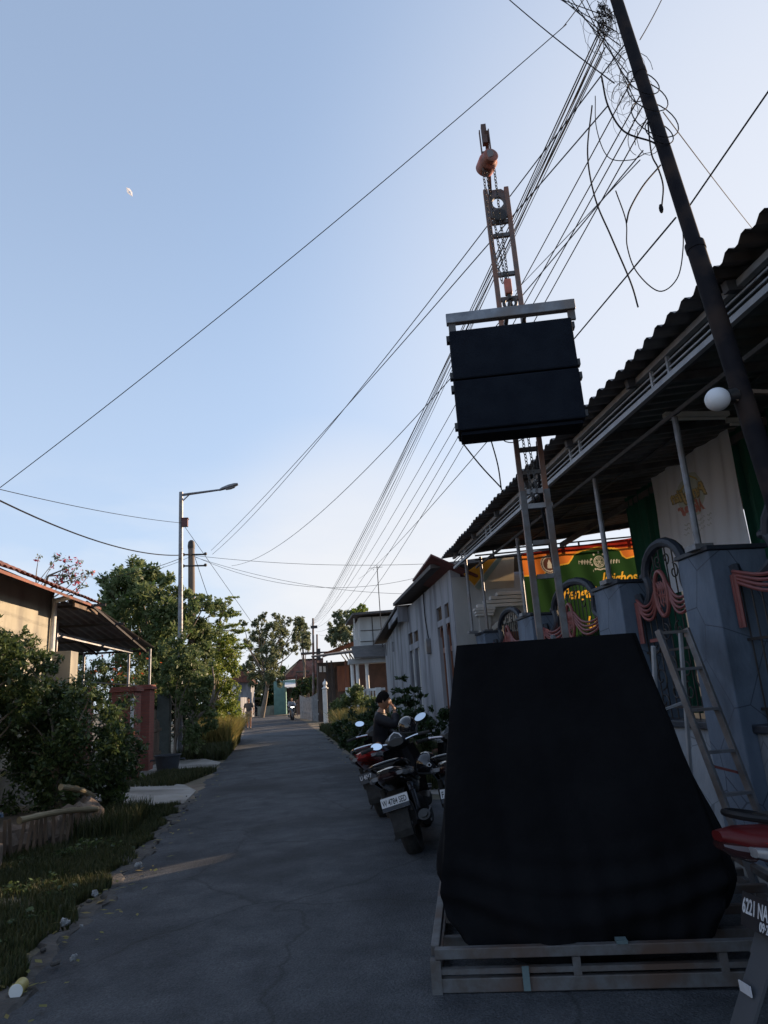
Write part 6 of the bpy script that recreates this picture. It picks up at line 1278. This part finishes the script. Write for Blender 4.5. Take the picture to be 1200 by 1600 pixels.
def person(label, loc, yaw, J, hyaw=0, hpitch=0, clothes=(), group=None, curl=.5, handdirs=None, h=.235, hairtop=0, scale=1):
    t = thing('person', label, 'person', (0, 0, 0), 0, group); J = {k: Vector(v) for k, v in J.items()}
    names = ['pelvis', 'spine', 'chest', 'neck', 'headb', 'shl', 'ell', 'wrl', 'shr', 'elr', 'wrr', 'hl', 'knl', 'anl', 'tol', 'hr', 'knr', 'anr', 'tor']
    rad = dict(pelvis=(.135, .10), spine=(.12, .09), chest=(.14, .10), neck=.052, headb=.05, shl=.058, ell=.042, wrl=.028, shr=.058, elr=.042, wrr=.028, hl=.085, knl=.055, anl=.037, tol=.03, hr=.085, knr=.055, anr=.037, tor=.03)
    Ed = [('pelvis', 'spine'), ('spine', 'chest'), ('chest', 'neck'), ('neck', 'headb'), ('chest', 'shl'), ('shl', 'ell'), ('ell', 'wrl'), ('chest', 'shr'), ('shr', 'elr'), ('elr', 'wrr'), ('pelvis', 'hl'), ('hl', 'knl'), ('knl', 'anl'), ('anl', 'tol'), ('pelvis', 'hr'), ('hr', 'knr'), ('knr', 'anr'), ('anr', 'tor')]
    ix = {n: i for i, n in enumerate(names)}
    vs, fs = skinmesh([tuple(J[n]) for n in names], [(ix[a], ix[b]) for a, b in Ed], [rad[n] for n in names], 2)
    g = MB(); g.add(vs, fs); Mh, s = head(g, J['head'], hyaw, h, hpitch)
    for sd, w_, e_ in ((1, 'wrl', 'ell'), (-1, 'wrr', 'elr')):
        hd = (handdirs or {}).get(w_) or ((J[w_] - J[e_]).normalized(), Vector((0, 1, 0)) if abs((J[w_] - J[e_]).normalized().z) > .8 else Vector((0, 0, 1))); hand(g, J[w_], hd[0], hd[1], 1.0, curl, sd)
    part('body', g, skin, t, smooth=True, sharp=80)
    for nm, m, keys, grow, cut in clothes:
        ks = [k for k in names if k in keys]; id2 = {k: i for i, k in enumerate(ks)}; V = []; 
        for k in ks:
            p = J[k].copy()
            if k in cut: a = J[cut[k][0]]; p = a.lerp(J[k], cut[k][1])
            V.append(tuple(p))
        rr = [tuple(q + grow for q in rad[k]) if hasattr(rad[k], '__len__') else (rad[k] + grow,) * 2 for k in ks]
        ee = [(id2[a], id2[b]) for a, b in Ed if a in id2 and b in id2]
        v2, f2 = skinmesh(V, ee, rr, 2); q = MB(); q.add(v2, f2); part(nm, q, m, t, smooth=True, sharp=80)
    hair(Mh, s, t, top=hairtop)
    for sd in (-1, 1):
        q = MB(); q.ball(Mh @ (Vector((sd * .031, .0785, .008)) * s), .010 * s, 8); part('eye', q, letterw, t, smooth=True)
    for k in ('l', 'r'):
        a, b = J['an' + k], J['to' + k]; q = MB(); d = (b - a); d.z = 0; d = d.normalized(); q.m = frame(a + Vector((0, 0, -.04)) - d * .06, d.cross(Vector((0, 0, -1))), d); q.loft([(0, 0, 0, .035, .035), (0, .08, .005, .045, .04), (0, .2, -.01, .048, .03), (0, .27, -.02, .03, .018)], 12); part('shoe', q, blk, t, smooth=True)
    t.location = loc; t.rotation_euler = (0, 0, yaw); t.scale = (scale,) * 3
    return t
# seated man (local: faces +y, sits with hips at z .80)
person('man in dark jacket seated on a parked motorcycle, hand raised to his mouth', (1.02, 10.35, -.06), R(-100),
       dict(pelvis=(0, 0, .84), spine=(0, .02, 1.0), chest=(0, .03, 1.20), neck=(0, .05, 1.36), headb=(0, .075, 1.42), head=(0, .10, 1.50), shl=(-.18, .03, 1.27), ell=(-.22, .14, 1.04), wrl=(-.09, .30, .98),
            shr=(.18, .03, 1.27), elr=(.17, .27, 1.15), wrr=(.06, .255, 1.36), hl=(-.10, .02, .80), knl=(-.14, .42, .74), anl=(-.14, .50, .32), tol=(-.14, .64, .28), hr=(.10, .02, .80), knr=(.14, .42, .74), anr=(.14, .50, .32), tor=(.14, .64, .28)),
       hyaw=R(4), hpitch=R(-4), scale=1.0, clothes=(('jacket', jacket, ('pelvis', 'spine', 'chest', 'neck', 'shl', 'ell', 'wrl', 'shr', 'elr', 'wrr'), .034, {'wrl': ('ell', .92), 'wrr': ('elr', .88), 'neck': ('chest', .75)}),
                              ('trousers', denim, ('pelvis', 'hl', 'knl', 'anl', 'hr', 'knr', 'anr'), .016, {})), handdirs={'wrr': (Vector((-.35, -.35, .85)), Vector((.5, .8, .3)))}, curl=.7, hairtop=.10)
wk = person('man walking toward the viewer at the left road edge in dark shirt and shorts', (-3.55, 43.6, .02), R(172),
       dict(pelvis=(0, 0, .93), spine=(0, 0, 1.08), chest=(0, .01, 1.28), neck=(0, .0, 1.46), headb=(0, .01, 1.52), head=(0, .02, 1.62), shl=(-.19, 0, 1.37), ell=(-.27, -.06, 1.12), wrl=(-.28, .03, .90),
            shr=(.19, 0, 1.37), elr=(.27, .04, 1.12), wrr=(.26, .16, .92), hl=(-.10, 0, .88), knl=(-.11, .10, .49), anl=(-.10, .02, .09), tol=(-.10, .16, .04), hr=(.10, 0, .88), knr=(.11, -.02, .48), anr=(.11, -.16, .10), tor=(.11, -.03, .04)),
       clothes=(('shirt', shirt, ('pelvis', 'spine', 'chest', 'neck', 'shl', 'ell', 'shr', 'elr'), .036, {'neck': ('chest', .7), 'ell': ('shl', .75), 'elr': ('shr', .75)}), ('shorts', khaki, ('pelvis', 'hl', 'knl', 'hr', 'knr'), .03, {'knl': ('hl', .7), 'knr': ('hr', .7)})), scale=1.04)
# far riders
lampm = emit('headlamp_glow', (1, .97, .9), 14)
sc1 = scooter('oncoming scooter with its headlamp lit, ridden at the bend of the road', blkgl, plateb, None, None, (-1.25, 55.5, .02), R(186), R(0), headlamp=lampm, plate_dark=True, group='motorcycles being ridden at the bend')
sc2 = scooter('scooter riding away with a load beside the low yellowish wall', blkgl, plateb, None, None, (-6.0, 80, .02), R(-10), R(0), plate_dark=True, group='motorcycles being ridden at the bend')
for lab, loc, yaw, m_, js in (('rider of the oncoming scooter in pale shirt', (-1.25, 55.5, .02), R(186), M('pale_shirt', (.30, .32, .36), (.25, .27, .30), scale=5, rough=.9), 0), ('rider in dark clothes on the scooter heading away', (-6.0, 80, .02), R(-10), jacket, 1)):
    o_ = .15
    person(lab, loc, yaw, dict(pelvis=(0, .15, .92), spine=(0, .17, 1.06), chest=(0, .22, 1.26), neck=(0, .25, 1.42), headb=(0, .27, 1.48), head=(0, .29, 1.57), shl=(-.19, .22, 1.33), ell=(-.26, .45, 1.15), wrl=(-.28, .74, 1.06), shr=(.19, .22, 1.33), elr=(.26, .45, 1.15), wrr=(.28, .74, 1.06),
        hl=(-.10, .2, .86), knl=(-.17, .58, .74), anl=(-.15, .66, .46), tol=(-.15, .80, .42), hr=(.10, .2, .86), knr=(.17, .58, .74), anr=(.15, .66, .46), tor=(.15, .80, .42)),
        clothes=(('jacket', m_, ('pelvis', 'spine', 'chest', 'neck', 'shl', 'ell', 'wrl', 'shr', 'elr', 'wrr'), .034, {'neck': ('chest', .7), 'wrl': ('ell', .9), 'wrr': ('elr', .9)}), ('trousers', denim, ('pelvis', 'hl', 'knl', 'anl', 'hr', 'knr', 'anr'), .018, {})), group='riders at the bend')

# ================================================================== OVERHEAD CABLES
def wire(p, q, sag, r, label, group=None, m=cable, n=22, name='overhead_cable'):
    p, q = Vector(p), Vector(q); pts = [p.lerp(q, i / n) - Vector((0, 0, sag * 4 * (i / n) * (1 - i / n))) for i in range(n + 1)]
    g = MB(); g.tube(pts, r * .72, 5); o = part(name, g, m, None, smooth=True); tag(o, label, 'cable', group); return o
HB = 'thin black overhead cable bundled between the leaning pole and far rust-red pole'; HG = 'bundle of cables to the far pole'
random.seed(11); fT = fpT
for k in range(9):
    a = at(944 + random.uniform(-5, 5), 32 + 7 * k, Y=4.25); b = fT + Vector((random.uniform(-.3, .3), -.1, -.10 - .16 * (k % 5))); wire(a, b, .25 + .35 * random.random() + .15 * (k % 3), .006 if k % 3 else .009, HB, HG)
for k, (py_, s_) in enumerate(((120, .9), (150, 1.0), (165, 1.15), (185, 1.3))):
    a = at(1000 + (py_ - 150) * .32, py_, Y=pp(6.8).y + .02); b = fT + Vector((.2 * k - .2, -.1, -.5 - .25 * k)); wire(a, b, s_, .008, HB, HG)
HL = 'long grey cable crossing the sky from leaning pole to short old pole'; LG = 'cables to the old pole by the street lamp'
oT = Vector((w_t.x + .5, 23.9, w_t.z - .35)); 
wire(at(950, 165, Y=4.25), at(330, 860, Y=24), .15, .009, HL, LG, cableg); wire(pp(6.6), at(332, 866, Y=24), .35, .009, HL, LG, cableg)
wire(at(1005, 235, Y=4.2), at(362, 884, Y=24), .75, .008, 'sagging thin cable from the leaning pole dipping toward the old pole', None, cableg)
wire(at(885, 38, Y=6.0), at(0, 762, Y=9.0), .12, .0075, 'lone cable slanting across the open sky from upper right to the left edge')
wire(at(880, 42, Y=6.0), pp(7.55), .02, .0075, 'short tail of the lone sky cable ending at the leaning pole')
wire(at(-60, 750, Y=12), jb + Vector((-.1, 0, 0)), .10, .011, 'cable from the left edge to the maroon box on the street lamp')
wire(at(-60, 752, Y=11), at(300, 866, Y=23.9), .42, .022, 'thick twisted service cable dropping from the left edge to the old pole')
wire(at(150, 905, Y=20), at(283, 872, Y=21.4), .1, .012, 'short cable from the tree to the street lamp pole')
wire(at(125, 900, Y=24), at(301, 868, Y=23.9), .3, .010, 'thin cable passing behind the tree to the old pole', None, cableg)
wire(at(303, 868, Y=23.9), at(690, 880, Y=22), .18, .010, 'upper near-horizontal cable from the old pole to the grey house')
wire(at(303, 869, Y=23.9), at(672, 897, Y=22), .75, .009, 'middle near-horizontal cable from the old pole to the grey house', None, cableg)
wire(at(303, 870, Y=23.9), at(640, 928, Y=23), .30, .009, 'lowest near-horizontal cable from the old pole to the grey house', None, cableg)
wire(at(288, 822, Y=21.5), at(395, 975, Y=26), .0, .011, 'straight guy wire slanting down from the street lamp pole')
wire(at(305, 872, Y=23.9), at(335, 960, Y=23.5), .03, .014, 'dark stay cable dropping from the old pole into the vine')
wire(at(1215, 122, Y=3.2), at(1064, 341, Y=4.02), .0, .009, 'taut dark cable from the upper right edge to the leaning pole')
wire(at(1056, 340, Y=4.05), at(560, 905, Y=48), .30, .010, 'taut dark cable from the leaning pole toward the far pole, passing behind the cabinets')
wire(at(1000, 250, Y=4.25), at(805, 455, Y=9), .0, .007, 'thin straight cable leaving the leaning pole low toward the tower', None, cableg)
wire(at(1036, 175, Y=4.3), at(1178, 360, Y=7), .02, .006, 'thin cable running down to the porch roof right of the leaning pole', None, cable)
wire(at(785, -10, Y=5.5), at(960, 130, Y=4.3), .03, .0075, 'single cable entering from the top edge left of the leaning pole')
for k in range(7):
    wire(at(826 + 13 * k + random.uniform(-3, 3), -25, Y=5.6 - .12 * k), at(958 + 6 * k, 28 + 22 * k, Y=4.35), .02 + .02 * random.random(), .006, 'thin cable entering at the top edge and running to the leaning pole', 'cables entering at the top edge')
wire(at(1000, 62, Y=4.4), at(1045, -25, Y=5.2), .02, .007, 'short cable rising off the right side of the leaning pole to the top edge')
for px_, py_, pts, r_, lab in (
    (0, 0, [(925, 165), (918, 240), (930, 310), (955, 370), (985, 440), (997, 480)], .006, 'long loose cable end hanging in a curve left of the leaning pole'),
    (0, 0, [(962, 298), (978, 345), (980, 385), (995, 425), (1030, 455), (1058, 435), (1067, 390), (1065, 350), (1050, 300)], .0045, 'thin loose cable loop hanging low between the tower and the leaning pole'),
    (0, 0, [(1032, 258), (1005, 290), (985, 325), (979, 348)], .0065, 'black cable curl bowing left off the leaning pole'),
    (0, 0, [(940, 120), (950, 165), (975, 205), (1020, 222), (1030, 235)], .007, 'thick cable loop bowing under the tangle to the leaning pole'),
    (0, 0, [(930, 150), (932, 200), (950, 245), (985, 250), (1008, 240)], .0035, 'very thin cable loop hanging below the tangle'),
    (0, 0, [(1012, 190), (1018, 240), (1028, 262), (1036, 290), (1034, 322)], .006, 'short black cable tail with a plug end hanging beside the leaning pole')):
    g = MB(); g.tube(bez([at(x, y, Y=pp(6).y - .06 + .02 * math.sin(i)) for i, (x, y) in enumerate(pts)], 8), r_, 5)
    if 'plug' in lab: c = at(1033, 326, Y=pp(5.6).y - .06); g.ball(c, (.016, .016, .04), 8)
    o = part('loose_cable', g, cable, None, smooth=True); tag(o, lab, 'cable')
g = MB(); random.seed(31)
for k in range(52):
    t = random.random(); cx, cy = 945 + 62 * t + random.uniform(-22, 16), 20 + 190 * t + random.uniform(-30, 30); r_ = random.uniform(5, 24) * (1 if k % 4 else 1.6); a0 = random.random() * 6.28; sp = random.uniform(1.5, 5.5); Y_ = 4.25 + random.uniform(-.12, .1)
    pts = [at(cx + r_ * (1 - .2 * i / 9) * math.cos(a0 + sp * i / 9), cy + r_ * 1.3 * math.sin(a0 + sp * i / 9), Y=Y_ + .02 * i / 9) for i in range(10)]; g.tube(pts, random.choice((.0014, .002, .003)), 4)
for k in range(46):                                # dense knot at the pole top
    c = at(946 + random.uniform(-9, 7), 28 + random.uniform(-26, 34), Y=4.28 + random.uniform(-.06, .06)); pts = [c + Vector([random.uniform(-.09, .09), random.uniform(-.05, .05), random.uniform(-.16, .16)]) * (i / 4) for i in range(5)]; g.tube(bez(pts, 3), .0024, 4)
o = part('cable_tangle', g, cable, None); tag(o, 'tangle of curled loose cables around the top of the leaning pole', kind='stuff')
g = MB()
for k, (z, r_) in enumerate(((6.15, .12), (6.0, .15), (5.75, .17), (5.6, .10))):
    c = pp(z) + Vector((-.02, -.04, 0)); g.tube([c + Vector((r_ * math.cos(a) * 1.0, .5 * r_ * math.sin(a), r_ * 1.5 * math.sin(a) - .1)) for a in [6.2832 * q / 22 for q in range(22)]], .0045, 5, closed=True)
o = part('cable_coil', g, cable, None, smooth=True); tag(o, 'slack cable coils hung on the middle of the leaning pole', 'cable coil')
